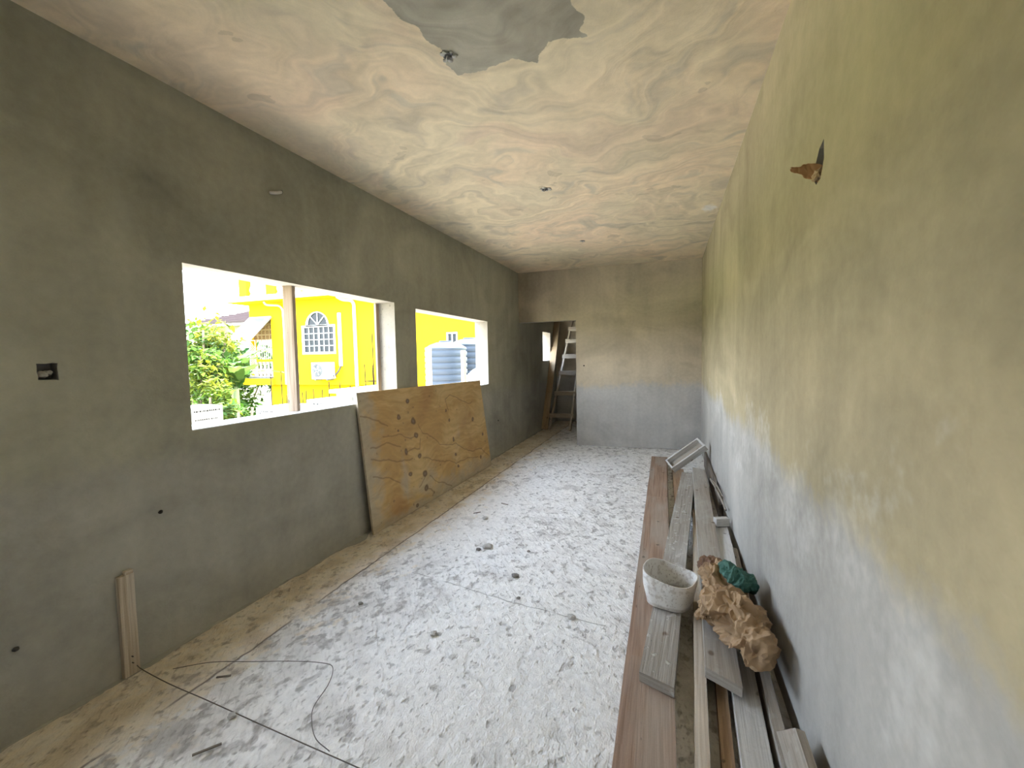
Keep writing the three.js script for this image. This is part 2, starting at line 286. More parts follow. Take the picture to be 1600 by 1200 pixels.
board('timber_plank', [-0.120, 0.075, -6.17], [-0.050, 0.075, -0.75], 0.178, 0.036, wRed, 'wide reddish-brown plank on top of another at the open side of the pile', 'plank', PILE, 0, 0.001);
board('timber_plank', [0.10, 0.036, -5.75], [0.125, 0.036, -4.15], 0.13, 0.03, wBrown, 'dark brown board on the floor in the gap beyond the plastic tub', 'plank', PILE);
board('timber_plank', [0.205, 0.123, -5.22], [-0.046, 0.123, -1.82], 0.140, 0.042, wSplat, 'grey mortar-splattered board lying askew under the white plastic tub', 'plank', PILE, 0.03, 0.003, 0.05);
board('timber_batten', [0.222, 0.100, -4.05], [0.070, 0.100, -0.75], 0.047, 0.096, wPale, 'narrow pale batten on edge between tub board and bag board', 'batten', PILE);
board('timber_plank', [0.312, 0.172, -5.22], [0.206, 0.155, -1.86], 0.128, 0.042, wGrey, 'grey board under the brown paper bag, one end poking out towards the front', 'plank', PILE, -0.04, 0.003, 0.06);
board('timber_batten', [0.285, 0.058, -3.9], [0.160, 0.058, -0.75], 0.042, 0.056, wBrown, 'thin tan brown batten emerging from below the grey board end', 'batten', PILE);
board('timber_plank', [0.362, 0.090, -3.6], [0.245, 0.090, -0.75], 0.095, 0.05, wDust, 'whitish dusty board coming out from under the paper bag', 'plank', PILE);
board('timber_batten', [0.423, 0.105, -3.3], [0.335, 0.105, -0.75], 0.038, 0.10, wGrey, 'grey-brown batten on edge nearest the wall at the front', 'batten', PILE);
board('timber_plank', [0.366, 0.176, -1.63], [0.366, 0.176, -0.75], 0.125, 0.026, wGrey, 'short grey board standing on edge at the bottom edge of the picture', 'plank', PILE, 1.36, 0.002, 0.13);
board('timber_plank', [0.372, 0.135, -3.66], [0.334, 0.135, -2.62], 0.088, 0.045, wDust, 'short whitish board beside the wall with a small block on its end', 'plank', PILE);
const blk = mesh('wood_block', box(0.10, 0.06, 0.055, 0, 0.03, 0, 0.004), wDust); blk.position.set(0.375, 0.136, -3.62); blk.rotation.y = 0.35; tag(blk, 'small whitish wooden block on the far end of the short whitish board', 'wood block');
board('timber_plank', [0.430, 0.20, -6.05], [0.425, 0.19, -4.2], 0.026, 0.185, wDark, 'dark board standing on edge against the wall behind the wooden trough', 'plank', PILE);
for (const [a, b, r, l] of [[[0.388, 0.19, -4.75], [0.422, 0.205, -3.78], 0.008, 'longest thin stick lying against the wall beyond the small block'], [[0.395, 0.21, -4.62], [0.425, 0.24, -4.0], 0.006, 'short thin stick lying between longest stick and wall'], [[0.39, 0.2, -4.3], [0.435, 0.26, -4.72], 0.004, 'thin bent twig crossing the sticks by the wall']]) {
  const m = mesh('thin_stick', tube([a, [(a[0] + b[0]) / 2 + 0.008, (a[1] + b[1]) / 2 + 0.004, (a[2] + b[2]) / 2], b], r, 16, 6), wGrey); tag(m, l, 'stick', 'thin sticks by the wall');
}
// wooden trough: open shallow box leaning on the wall
{
  const g = group('wooden_trough', 0.045, 0.075, -5.36), X = V(0.345, 0.265, -0.06).normalize(), Y0 = V(0, 0.5, -0.85), Y = Y0.addScaledVector(X, -Y0.dot(X)).normalize(), Z = X.clone().cross(Y);
  place(g, X, Y, Z, [0.030, 0.13, -5.34]);
  const L = 0.45, h = 0.19, d = 0.075;
  mesh('side_board', box2(0, L, 0, 0.018, -d, 0, 0.003), wDust, g); mesh('side_board', box2(0, L, h - 0.018, h, -d, 0, 0.003), wDust, g);
  mesh('end_board', box2(0, 0.02, 0.018, h - 0.018, -d, 0, 0.003), wDust, g); mesh('end_board', box2(L - 0.02, L, 0.018, h - 0.018, -d, 0, 0.003), wDust, g);
  mesh('bottom_panel', box2(0.02, L - 0.02, 0.018, h - 0.018, -d, -d + 0.014), wGrey, g);
  tag(g, 'shallow open wooden trough tilted against the wall at the far end of the boards', 'trough');
}

/* board stub nailed upright on the left wall, with string tied to it */
{
  const g = group('upright_board', XL + 0.012, 0, -1.283);
  mesh('board', box(0.024, 0.47, 0.064, 0, 0.236, 0, 0.003), wPale, g); const wedge = box(0.022, 0.02, 0.034, 0, 0.478, -0.013, 0.003); mesh('split_end', wedge, wPale, g);
  for (const y of [0.06, 0.09]) { const n = new THREE.CylinderGeometry(0.0025, 0.0025, 0.012, 8); n.rotateZ(Math.PI / 2); n.translate(0.016, y, 0); mesh('nail', n, matte(0.1, 0.09, 0.08, 0.5, { metalness: 0.8 }), g); }
  tag(g, 'short upright board nailed to the left wall down at the floor', 'board');
}
const matString = matte(0.14, 0.12, 0.10), matWire = matte(0.13, 0.115, 0.10, 0.7);
tag(mesh('mason_string', tube([[-2.318, 0.035, -1.30], [-2.30, 0.030, -1.298], [-2.1, 0.010, -1.288], [-1.847, 0.007, -1.273], [-1.414, 0.007, -1.240], [-1.022, 0.007, -1.212], [-0.6, 0.007, -1.18]], 0.0022, 80, 6), matString), 'taut dark string running from the upright board across the floor', 'string');
tag(mesh('loose_wire', tube([[-2.177, 0.006, -1.363], [-2.046, 0.007, -1.451], [-1.845, 0.007, -1.52], [-1.70, 0.007, -1.57], [-1.552, 0.008, -1.606], [-1.48, 0.008, -1.608], [-1.44, 0.009, -1.57], [-1.405, 0.008, -1.50], [-1.372, 0.007, -1.38], [-1.325, 0.007, -1.321], [-1.25, 0.007, -1.262], [-1.16, 0.009, -1.232]], 0.0017, 120, 6), matWire), 'thin curved wire lying loose in a hook on the floor', 'wire');

/* ------------------------------------------------------------------ plywood sheet against the left wall */
{
  const KN = [[0.711, 1.056], [0.534, 0.901], [0.767, 0.844], [0.781, 0.703], [0.584, 0.582], [0.798, 0.502], [0.845, 0.299], [0.853, 0.158], [0.605, 0.351], [0.66, 0.042], [1.439, 0.878], [1.464, 0.749], [1.515, 0.53], [1.524, 0.354], [2.155, 0.176], [2.067, 0.703], [2.304, 0.452], [1.555, 0.21], [0.505, 0.776]];
  const KR = [0.022, 0.026, 0.034, 0.03, 0.028, 0.028, 0.034, 0.032, 0.024, 0.02, 0.018, 0.02, 0.022, 0.022, 0.026, 0.026, 0.022, 0.02, 0.012];
  const LN = [[[0.837, 0.802], [0.898, 0.713], [1.042, 0.648], [1.204, 0.535], [1.482, 0.483], [1.563, 0.484], [1.699, 0.396], [1.936, 0.309], [2.209, 0.288], [2.416, 0.132]], [[0.858, 0.46], [1.162, 0.366], [1.507, 0.259], [1.815, 0.253], [2.071, 0.198]], [[0.926, 0.249], [1.123, 0.135], [1.341, 0.024]], [[0.257, 0.775], [0.51, 0.741], [0.699, 0.674], [0.773, 0.7]], [[0.584, 0.582], [0.732, 0.584], [0.813, 0.568], [0.851, 0.654]], [[0.853, 0.268], [0.756, 0.201], [0.718, 0.186]], [[1.485, 0.873], [1.444, 0.996], [1.578, 1.045], [2.006, 0.896], [2.123, 0.901]], [[0.089, 0.609], [0.417, 0.525], [0.673, 0.5]], [[0.07, 0.469], [0.299, 0.399], [0.447, 0.311]], [[0.883, 0.139], [0.978, 0.085], [0.947, 0.053]], [[0.006, 0.986], [0.136, 0.947], [0.345, 0.861]], [[0.101, 0.696], [0.305, 0.714], [0.494, 0.631]]];
  const t = surface(1280, 640, 2.46, 1.18, (x, y) => {
    const wx = x + 0.03 * fbm(x * 5, y * 5, 3), wy = y + 0.03 * fbm(x * 5 + 7, y * 5, 3);
    const big = fbm(x * 1.5 + 3, y * 1.9, 4), g = fbm(x * 2.2 + big, y * 26 + big * 5, 4), ring = Math.sin((y * 9 + fbm(x * 1.1, y * 2.4, 3) * 6) * 6.28), f = noise(x * 120, y * 160), m = fbm(x * 7, y * 8 + 5, 4);
    let c = mixc([0.55, 0.355, 0.145], [0.64, 0.465, 0.225], step(-0.35, 0.4, big + g * 0.4)); c = mixc(c, [0.42, 0.235, 0.10], step(0.1, 0.55, fbm(x * 1.3 - 4, y * 1.6 + 8, 4)) * 0.55);
    let k = 1 + g * 0.12 + ring * 0.03 + f * 0.05 + m * 0.08;
    // mortar film: the left margin, the lower edge towards the right, upper right middle
    const film = Math.max(step(0.30, 0.02, x + m * 0.18), step(0.24, 0.04, y + m * 0.10) * step(0.7, 1.2, x), step(0.10, 0.0, y + m * 0.06), step(0.25, 0.6, fbm(x * 1.6 + 40, y * 2.1 + 3, 4)) * 0.8, step(0.12, 0.02, Math.abs(x - 0.52) + Math.abs(y - 0.31) * 0.35 + m * 0.05) * 0.9);
    c = mixc(c, [0.48, 0.45, 0.37], film * 0.7);
    let d = 9; for (const l of LN) d = Math.min(d, polyd(wx, wy, l)); c = mixc(c, [0.17, 0.10, 0.055], step(0.010, 0.002, d) * 0.5);
    for (let i = 0; i < KN.length; i++) { const q = Math.hypot((wx - KN[i][0]) * 0.9, wy - KN[i][1]) / KR[i]; if (q < 1.5) { c = mixc(c, [0.16, 0.10, 0.065], step(1.25, 0.75, q) * 0.85); c = mixc(c, [0.30, 0.25, 0.19], step(0.6, 0.2, q) * 0.6); } }
    const spot = step(0.45, 0.52, noise(x * 21, y * 24)) * 0.5; c = mixc(c, [0.18, 0.12, 0.08], spot);
    return [c[0] * k, c[1] * k, c[2] * k, clamp(0.5 + g * 0.2 + f * 0.1 + film * 0.15)];
  });
  const mat = new THREE.MeshStandardMaterial({ map: t.map, bumpMap: t.bump, bumpScale: 0.0015, roughness: 0.8 });
  const BL = V(-2.262, 0.002, -2.99), BR = V(-2.215, 0.002, -5.44), TL = V(-2.321, 1.167, -2.915), TR = V(-2.318, 1.132, -5.352), n = 24, T = 0.018;
  const pos = [], uv = [], idx = [], at = (i, j) => i * (n + 1) + j, N = (n + 1) * (n + 1);
  const nrm = BR.clone().sub(BL).cross(TL.clone().sub(BL)).normalize(); if (nrm.x < 0) nrm.negate();
  for (const back of [0, 1]) for (let i = 0; i <= n; i++) for (let j = 0; j <= n; j++) {
    const a = i / n, b = j / n, q = BL.clone().lerp(BR, a).lerp(TL.clone().lerp(TR, a), b).addScaledVector(nrm, -back * T);
    pos.push(q.x, q.y, q.z); uv.push(a * 2.45, b * 1.17);
  }
  for (const o of [0, N]) for (let i = 0; i < n; i++) for (let j = 0; j < n; j++) idx.push(...(o ? [o + at(i, j), o + at(i, j + 1), o + at(i + 1, j), o + at(i + 1, j), o + at(i, j + 1), o + at(i + 1, j + 1)] : [at(i, j), at(i + 1, j), at(i, j + 1), at(i + 1, j), at(i + 1, j + 1), at(i, j + 1)]));
  const rim = []; for (let i = 0; i < n; i++) rim.push(at(i, 0)); for (let j = 0; j < n; j++) rim.push(at(n, j)); for (let i = n; i > 0; i--) rim.push(at(i, n)); for (let j = n; j > 0; j--) rim.push(at(0, j));
  rim.forEach((a, i) => { const b = rim[(i + 1) % rim.length]; idx.push(a, a + N, b, b, a + N, b + N); });
  let g = new THREE.BufferGeometry(); g.setAttribute('position', new THREE.Float32BufferAttribute(pos, 3)); g.setAttribute('uv', new THREE.Float32BufferAttribute(uv, 2)); g.setIndex(idx);
  g = toCreasedNormals(g, 0.6);
  tag(mesh('plywood_sheet', g, mat), 'large knotty amber plywood sheet leaning below the windows', 'plywood');
}

/* timber props standing in the first opening */
tag(mesh('window_prop', box(0.066, 0.86, 0.045, 0, 0.43, 0, 0.003), wProp), 'pale timber prop standing upright in the middle of the first window opening', 'timber prop').position.set(-2.455, 1.078, -2.425);
scene.children.at(-1).rotation.y = 0.35;
tag(mesh('window_prop', box(0.022, 0.855, 0.045, 0, 0.4275, 0, 0.003), wProp), 'slim timber strip against the far reveal of the first window opening', 'timber prop').position.set(-2.515, 1.078, -3.48);

/* ------------------------------------------------------------------ tub and paper bag on the boards */
{
  const t = surface(512, 256, 1, 0.3, (x, y) => {
    const d = step(0.12, 0.5, fbm(x * 34, y * 38, 4) + fbm(x * 4, y * 4 + 6, 3) * 0.6) * 0.7, s = step(0.34, 0.5, noise(x * 95, y * 105)), f = fbm(x * 9, y * 9, 3), bed = step(0.03, 0.015, y + f * 0.012);
    let c = [0.86 + f * 0.05, 0.84 + f * 0.05, 0.79 + f * 0.05]; c = mixc(c, [0.42, 0.36, 0.29], d * 0.7); c = mixc(c, [0.25, 0.21, 0.17], s * 0.7); c = mixc(c, [0.45, 0.40, 0.33], bed * 0.6);
    return [...c, clamp(0.5 + d * 0.3 + f * 0.1)];
  }, 0, 0, THREE.RepeatWrapping);
  const mat = new THREE.MeshPhysicalMaterial({ map: t.map, bumpMap: t.bump, bumpScale: 0.002, roughness: 0.45, transmission: 0.12, thickness: 0 });
  const g = group('plastic_tub', 0.010, 0.125, -2.45); g.rotation.y = -0.25;
  const n = 72, m = 14, pos = [], uv = [], idx = [], rimH = (a) => 0.148 + 0.028 * Math.cos(a - 2.6) + 0.008 * Math.cos(2 * a), sup = (a, e) => Math.pow(Math.pow(Math.abs(Math.cos(a)), e) + Math.pow(Math.abs(Math.sin(a)), e), -1 / e);
  const ringAt = (a, h, inn) => { const f = 0.86 + 0.14 * step(0, 0.12, h), r = sup(a, 3.2) * f; return [(0.128 - inn) * r * Math.cos(a), h, (0.145 - inn) * r * Math.sin(a)]; };
  const rows = [[0.0005, 0, 0.03, 1], [0, 0, 0.006, 0]];
  const prof = []; prof.push((a) => [0, 0.001, 0]); prof.push((a) => { const q = ringAt(a, 0, 0.012); return [q[0], 0.001, q[2]]; });
  for (let i = 0; i <= m; i++) prof.push((a) => ringAt(a, 0.006 + (rimH(a) - 0.006) * i / m, 0));
  for (let i = m; i >= 0; i--) prof.push((a) => ringAt(a, 0.008 + (rimH(a) - 0.008) * i / m, 0.0045));
  prof.push(() => [0, 0.009, 0]);
  prof.forEach((p, j) => { for (let i = 0; i <= n; i++) { const a = i / n * Math.PI * 2, q = p(a); pos.push(...q); uv.push(i / n, q[1] + (j > m + 2 ? 0.0 : 0)); } });
  for (let j = 0; j + 1 < prof.length; j++) for (let i = 0; i < n; i++) { const a = j * (n + 1) + i, b = a + n + 1; idx.push(a, b, a + 1, a + 1, b, b + 1); }
  let geo = new THREE.BufferGeometry(); geo.setAttribute('position', new THREE.Float32BufferAttribute(pos, 3)); geo.setAttribute('uv', new THREE.Float32BufferAttribute(uv, 2)); geo.setIndex(idx); geo = toCreasedNormals(geo, 0.9);
  mesh('tub_body', geo, mat, g);
  const mort = new THREE.CylinderGeometry(0.100, 0.095, 0.02, 40, 1), mp = mort.attributes.position; for (let i = 0; i < mp.count; i++) if (mp.getY(i) > 0) mp.setY(i, mp.getY(i) + 0.012 * noise(mp.getX(i) * 30, mp.getZ(i) * 30)); mort.computeVertexNormals(); metric(mort); mort.translate(0, 0.021, 0);
  const dry = mesh('dried_mortar', mort, wSplat, g); dry.userData.label = 'dried mortar in the bottom of the tub';
  tag(g, 'cut-down white plastic tub splashed with mortar, standing on a grey board', 'tub');
}
// crumpled paper: a closed skin with sharp ridges and valleys at a fixed real size
function crumple(rx, ry, rz, seed, amp, detail = 24) {
  let g = new THREE.IcosahedronGeometry(1, detail); g.deleteAttribute('uv'); g.deleteAttribute('normal'); g = mergeVertices(g, 1e-4);
  const p = g.attributes.position, s = Math.min(rx, ry, rz) * 1.5;
  for (let i = 0; i < p.count; i++) {
    const x = p.getX(i), y = p.getY(i), z = p.getZ(i), fl = y < -0.4 ? -0.4 + (y + 0.4) * 0.3 : y, P = V(x * rx, fl * ry, z * rz), N = V(x / rx, y / ry, z / rz).normalize();
    const a = P.x / s + seed, b = P.y / s - seed * 0.7, c = P.z / s * 0.8 + seed * 0.3, w = noise3(a * 0.8, b * 0.8, c * 0.8), r1 = Math.abs(noise3(a * 1.25 + w * 0.5, b * 1.25, c * 1.25)), r2 = Math.abs(noise3(a * 2.7 + 5, b * 2.7 + w, c * 2.7)), r3 = Math.abs(noise3(a * 6 - 3, b * 6, c * 6));
    P.addScaledVector(N, amp * s * (0.70 * w + 1.25 * (0.22 - r1) + 0.80 * (0.2 - r2) + 0.26 * (0.2 - r3)));
    p.setXYZ(i, P.x, P.y, P.z);
  }
  return toCreasedNormals(g, 0.3);
}
{
  const paper = surface(256, 256, 0.5, 0.5, (x, y) => { const f = fbm(x * 12, y * 12, 4), g = noise(x * 160, y * 160), d = step(0.2, 0.5, fbm(x * 6 + 9, y * 6, 4)); const k = 1 + f * 0.2 + g * 0.06; const c = mixc([0.37, 0.245, 0.135], [0.26, 0.165, 0.095], d); return [c[0] * k, c[1] * k, c[2] * k, 0.5 + f * 0.4]; }, 0, 0, THREE.RepeatWrapping);
  const mp = new THREE.MeshStandardMaterial({ map: paper.map, bumpMap: paper.bump, bumpScale: 0.002, roughness: 0.85 }), mpDark = new THREE.MeshStandardMaterial({ color: lin(0.17, 0.095, 0.055), bumpMap: paper.bump, bumpScale: 0.002, roughness: 0.85 }), green = new THREE.MeshStandardMaterial({ color: lin(0.035, 0.12, 0.09), bumpMap: paper.bump, bumpScale: 0.002, roughness: 0.7 });
  const g = group('paper_bag', 0.270, 0.172, -2.17);
  const part = (name, geo, mat, x, y, z, ry, rx = 0, rz = 0, label) => { geo.rotateX(rx); geo.rotateZ(rz); geo.rotateY(ry); geo.translate(x, y, z); metric(geo); const m = mesh(name, geo, mat, g); if (label) m.userData.label = label; return m; };
  part('bag_body', crumple(0.086, 0.10, 0.26, 3.3, 0.55, 44), mp, 0.018, 0.080, 0.075, 0.20, -0.08);
  part('bag_fold', crumple(0.070, 0.070, 0.14, 9.1, 0.6, 30), mp, -0.035, 0.130, 0.02, 0.45, -0.3);
  part('bag_mouth', crumple(0.092, 0.080, 0.13, 14.7, 0.6, 30), mp, -0.015, 0.10, -0.27, 0.2, 0.1);
  part('printed_band', crumple(0.070, 0.042, 0.095, 21.9, 0.5, 24), green, 0.055, 0.160, -0.20, 0.6, 0.15, -0.4, 'dark green printed stripe of the bag');
  part('torn_flap', crumple(0.065, 0.024, 0.085, 5.6, 0.6, 18), mp, -0.085, 0.055, -0.05, -0.5, 0.0, 0.5);
  part('torn_flap', crumple(0.07, 0.05, 0.075, 31.2, 0.55, 18), mpDark, -0.03, 0.075, -0.45, 0.3, 0.2, 0.2);
  tag(g, 'crumpled brown paper cement bag with a green printed stripe, on the boards', 'paper bag');
}

/* ------------------------------------------------------------------ electrical bits, holes, debris */
const metal = matte(0.16, 0.16, 0.16, 0.55, { metalness: 0.6 }), mortar = new THREE.MeshStandardMaterial({ map: texB.map, bumpMap: texB.bump, bumpScale: 0.01, roughness: 0.95 });
function lump(r, seed, detail = 8, flat = 0.6) { let g = new THREE.IcosahedronGeometry(r, detail); g.deleteAttribute('normal'); g.deleteAttribute('uv'); g = mergeVertices(g, 1e-5); const p = g.attributes.position; for (let i = 0; i < p.count; i++) { const k = 1 + 0.5 * noise3(p.getX(i) / r * 1.4 + seed, p.getY(i) / r * 1.4, p.getZ(i) / r * 1.4); p.setXYZ(i, p.getX(i) * k, p.getY(i) * k * flat, p.getZ(i) * k); } g.computeVertexNormals(); return metric(g); }
{
  const g = group('socket_box', XL, 1.402, -1.0785);
  mesh('box_back', box2(-0.05, -0.044, -0.036, 0.036, -0.034, 0.034), metal, g);
  mesh('box_wall', mergeGeometries([box2(-0.05, -0.003, -0.036, -0.032, -0.034, 0.034), box2(-0.05, -0.003, 0.032, 0.036, -0.034, 0.034), box2(-0.05, -0.003, -0.036, 0.036, -0.034, -0.030), box2(-0.05, -0.003, -0.036, 0.036, 0.030, 0.034)]), metal, g);
  const l = lump(0.018, 4, 6, 0.8); l.translate(-0.03, -0.012, 0.004); mesh('mortar_lump', l, mortar, g); const l2 = lump(0.014, 9, 6, 0.8); l2.translate(-0.03, -0.005, -0.016); mesh('mortar_lump', l2, mortar, g);
  tag(g, 'square recessed socket box half full of mortar in the left wall', 'socket box');
}
{
  const g = group('conduit_stub', XL, 2.49, -2.24); const pvc = matte(0.62, 0.60, 0.56, 0.5);
  mesh('pipe', tube([[-0.02, -0.012, 0.035], [0.008, -0.016, 0.03], [0.016, -0.008, 0.0], [0.016, 0.008, -0.035]], 0.010, 20, 10), pvc, g);
  mesh('mouth', new THREE.TorusGeometry(0.0095, 0.0025, 6, 16).rotateX(0.2).translate(0.016, 0.009, -0.037), matte(0.12, 0.11, 0.10), g);
  tag(g, 'short white conduit stub sticking out high on the left wall', 'conduit');
}
const wireMat = matte(0.05, 0.05, 0.05, 0.5), whiteWire = matte(0.6, 0.58, 0.54, 0.6);
for (const [x, z, r, seed, label] of [[-0.95, -1.915, 0.034, 3, 'ceiling outlet hole with torn plaster beside the dark skim patch'], [-0.962, -3.658, 0.042, 8, 'small ragged ceiling outlet in the middle of the room'], [-0.98, -5.432, 0.026, 12, 'smallest ceiling outlet, far down the room']]) {
  const g = group('ceiling_outlet', x, H, z), q = rng(seed);
  mesh('box_rim', new THREE.TorusGeometry(r * 0.62, r * 0.10, 6, 18).rotateX(Math.PI / 2).translate(0, -0.004, 0), metal, g);
  mesh('box_plate', new THREE.CylinderGeometry(r * 0.62, r * 0.62, 0.006, 18).translate(0, -0.002, 0), matte(0.05, 0.045, 0.04), g);
  for (let i = 0; i < 6; i++) { const a = i * 1.05 + q(), l = lump(r * (0.2 + 0.22 * q()), seed + i, 4, 0.55); l.translate(Math.cos(a) * r * (0.7 + 0.4 * q()), -0.004, Math.sin(a) * r * (0.7 + 0.4 * q())); mesh('plaster_chip', l, mortar, g); }
  for (let i = 0; i < 2; i++) mesh('wire_end', tube([[0, 0, 0], [r * (q() - 0.5), -0.012, r * (q() - 0.5)], [r * 1.2 * (q() - 0.5), -0.02, r * 1.4 * (q() - 0.5)]], 0.0022, 10, 5), i ? whiteWire : wireMat, g);
  tag(g, label, 'ceiling outlet', 'ceiling outlets');
}
{ // paper stuffed in the hole of the right wall
  const g = group('stuffed_paper', XR, 2.0, -1.72), brown = matte(0.36, 0.185, 0.085, 0.85), tan = matte(0.46, 0.32, 0.18, 0.85);
  const flap = new THREE.PlaneGeometry(0.30, 0.06, 30, 10), p = flap.attributes.position;
  for (let i = 0; i < p.count; i++) { const u = p.getX(i) / 0.30 + 0.5, v = p.getY(i); const taper = 1 - 0.85 * u * u; p.setXYZ(i, 0.03 - 0.095 * u + 0.008 * noise(u * 9, v * 60), v * taper + 0.05 * u - 0.012 + 0.010 * noise(u * 7 + 3, v * 45), 0.0 - 0.05 * u + 0.010 * noise(u * 8, v * 50 + 9)); }
  flap.computeVertexNormals(); const back = flap.clone(); back.translate(0.0012, -0.001, 0.0012);
  mesh('paper_flap', mergeGeometries([flap, back]), brown, g);
  const w = crumple(0.02, 0.022, 0.026, 6.1, 0.5, 10); w.translate(0.004, -0.012, -0.004); mesh('paper_wad', w, tan, g);
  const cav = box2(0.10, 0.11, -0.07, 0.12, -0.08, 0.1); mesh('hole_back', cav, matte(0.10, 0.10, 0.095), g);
  tag(g, 'torn brown paper stuffed into the hole high on the right wall', 'paper');
}
for (const [y, z, label] of [[0.702, -1.456, 'small stub of cut wire low on the left wall below the first window'], [0.511, -6.037, 'small dark plug in the left wall beyond the plywood sheet'], [0.353, -0.92, 'dark plug in the left wall at the edge of the picture']]) {
  const g = lump(0.010, z * 3, 6, 0.8); g.translate(XL + 0.003, y, z); tag(mesh('wall_plug', g, matte(0.06, 0.055, 0.05)), label, 'wall plug', 'plugs in the left wall');
}
tag(mesh('wall_plug', lump(0.012, 5, 6, 0.8).translate(-1.27, 1.27, ZB + 0.003), matte(0.05, 0.045, 0.04)), 'small dark plug in the end wall to the right of the doorway', 'wall plug');
// stones and mortar crumbs on the floor
[[-1.285, -3.045, 0.036, 'largest grey mortar lump on the floor in front of the plywood'], [-1.335, -2.985, 0.018, 'small crumb beside the largest mortar lump'], [-1.538, -3.6, 0.024, 'grey pebble on the floor off the lower plywood edge'], [-0.943, -2.685, 0.022, 'dark pebble in the middle of the floor beyond the crack'], [-1.146, -1.974, 0.018, 'dark pebble on the near floor left of centre'], [-0.967, -3.06, 0.012, 'tiny dark crumb on the floor straight beyond the middle pebble'], [-0.499, -2.334, 0.022, 'grey crumb sitting on the long floor crack'], [-0.837, -2.433, 0.012, 'tiny crumb just beyond the floor crack'], [-0.914, -1.998, 0.012, 'tiny dark crumb near the floor scratches'], [-1.70, -2.1, 0.014, 'dark crumb on the floor by the tan strip'], [-1.66, -1.25, 0.016, 'dark pebble inside the hook of the loose wire']].forEach(([x, z, r, label], i) => {
  const g = lump(r, i * 3.1 + 1, 6, 0.5); g.translate(x, r * 0.22, z); tag(mesh('floor_pebble', g, i % 2 ? matte(0.20, 0.185, 0.165) : mortar), label, 'pebble', 'pebbles and crumbs on the floor');
});
{ const m = mesh('white_stick', box(0.26, 0.012, 0.02, 0, 0.006, 0, 0.003), matte(0.75, 0.74, 0.72, 0.6)); m.position.set(-0.68, 0.002, -6.42); m.rotation.y = 0.35; tag(m, 'short white stick on the floor near the end wall', 'stick'); }
for (const [x, z, a, l, label] of [[-1.60, -1.10, 0.9, 0.09, 'dark splinter on the near floor between string and tan strip'], [-1.90, -1.40, 0.5, 0.06, 'dark splinter under the loose wire'], [-1.66, -3.70, 0.8, 0.07, 'dark splinter off the plywood edge'], [-1.50, -4.0, -0.3, 0.08, 'dark chip on the floor further along the plywood']]) { const m = mesh('wood_splinter', box(l, 0.005, 0.008, 0, 0.003, 0), wDark); m.position.set(x, 0.003, z); m.rotation.y = a; tag(m, label, 'splinter', 'splinters on the floor'); }

/* ------------------------------------------------------------------ little room behind the partition */
{
  const BLm = V(-2.21, 0, -8.45), BRm = V(-1.79, 0, -8.42), TLm = V(-1.885, 2.5, -9.58), TRm = V(-1.66, 2.5, -9.55), g = group('wooden_ladder', -2.0, 0, -8.44), o = V(-2.0, 0, -8.44);
  const railing = (a, b) => { const Z = b.clone().sub(a), L = Z.length(); Z.normalize(); const X = V(1, 0, 0).addScaledVector(Z, -Z.x).normalize(), Y = Z.clone().cross(X), q = box(0.034, 0.07, L, 0, 0, L / 2, 0.003); q.applyMatrix4(new THREE.Matrix4().makeBasis(X, Y, Z).setPosition(a.clone().sub(o))); return q; };
  mesh('rail', railing(BLm, TLm), wPale, g); mesh('rail', railing(BRm, TRm), wPale, g);
  for (const y of [0.27, 0.69, 1.09, 1.42, 1.735, 1.99, 2.3]) {
    const t = y / 2.5, a = BLm.clone().lerp(TLm, t), b = BRm.clone().lerp(TRm, t), w = b.x - a.x + 0.075, q = box(w, 0.085, 0.022, (a.x + b.x) / 2 - o.x, y, (a.z + b.z) / 2 - o.z + 0.045, 0.003);
    mesh('rung', q, wPale, g);
  }
  tag(g, 'homemade wooden ladder leaning in the little room behind the doorway', 'ladder');
}
board('leaning_board', [-2.276, 0.02, -8.34], [-2.276, 2.18, -9.50], 0.125, 0.022, wTan, 'tall tan board leaning in the corner beside the ladder', 'board', undefined, 0);

/* ------------------------------------------------------------------ outside: ground, roof slab, neighbour's house */
const grassT = surface(512, 512, 12, 12, (x, y) => { const a = fbm(x * 0.9, y * 0.9, 5), b = fbm(x * 9, y * 9, 3); const c = mixc([0.12, 0.19, 0.05], [0.30, 0.25, 0.16], step(-0.1, 0.4, a)), k = 1 + b * 0.4; return [c[0] * k, c[1] * k, c[2] * k, 0.5 + b * 0.4]; });
struct('ground', box2(-70, 50, -3.4, -3.1, -75, 45), new THREE.MeshStandardMaterial({ map: grassT.map, bumpMap: grassT.bump, bumpScale: 0.03, roughness: 1 }));
const concT = surface(512, 512, 4, 4, (x, y) => { const a = fbm(x * 1.3, y * 1.3, 5), b = fbm(x * 14, y * 14, 3), k = 1 + a * 0.25 + b * 0.12; return [0.50 * k, 0.475 * k, 0.43 * k, 0.5 + b * 0.3]; });
const conc = new THREE.MeshStandardMaterial({ map: concT.map, bumpMap: concT.bump, bumpScale: 0.008, roughness: 0.95 });
const SLAB = -0.12;
struct('roof_slab', box2(-8.3, XL - TW, SLAB - 0.2, SLAB, -13.2, 1.3), conc);  // unseen slab, shaped to bounce sunlight indoors; bars and tanks stand on it
struct('roof_slab_support', box2(-8.0, XL - TW - 0.1, -3.1, SLAB - 0.2, -12.9, 1.0), conc);
struct('storey_below', box2(XL - TW, XR + 0.2, -3.1, -0.2, ZF - 0.2, ZR + 0.2), conc);

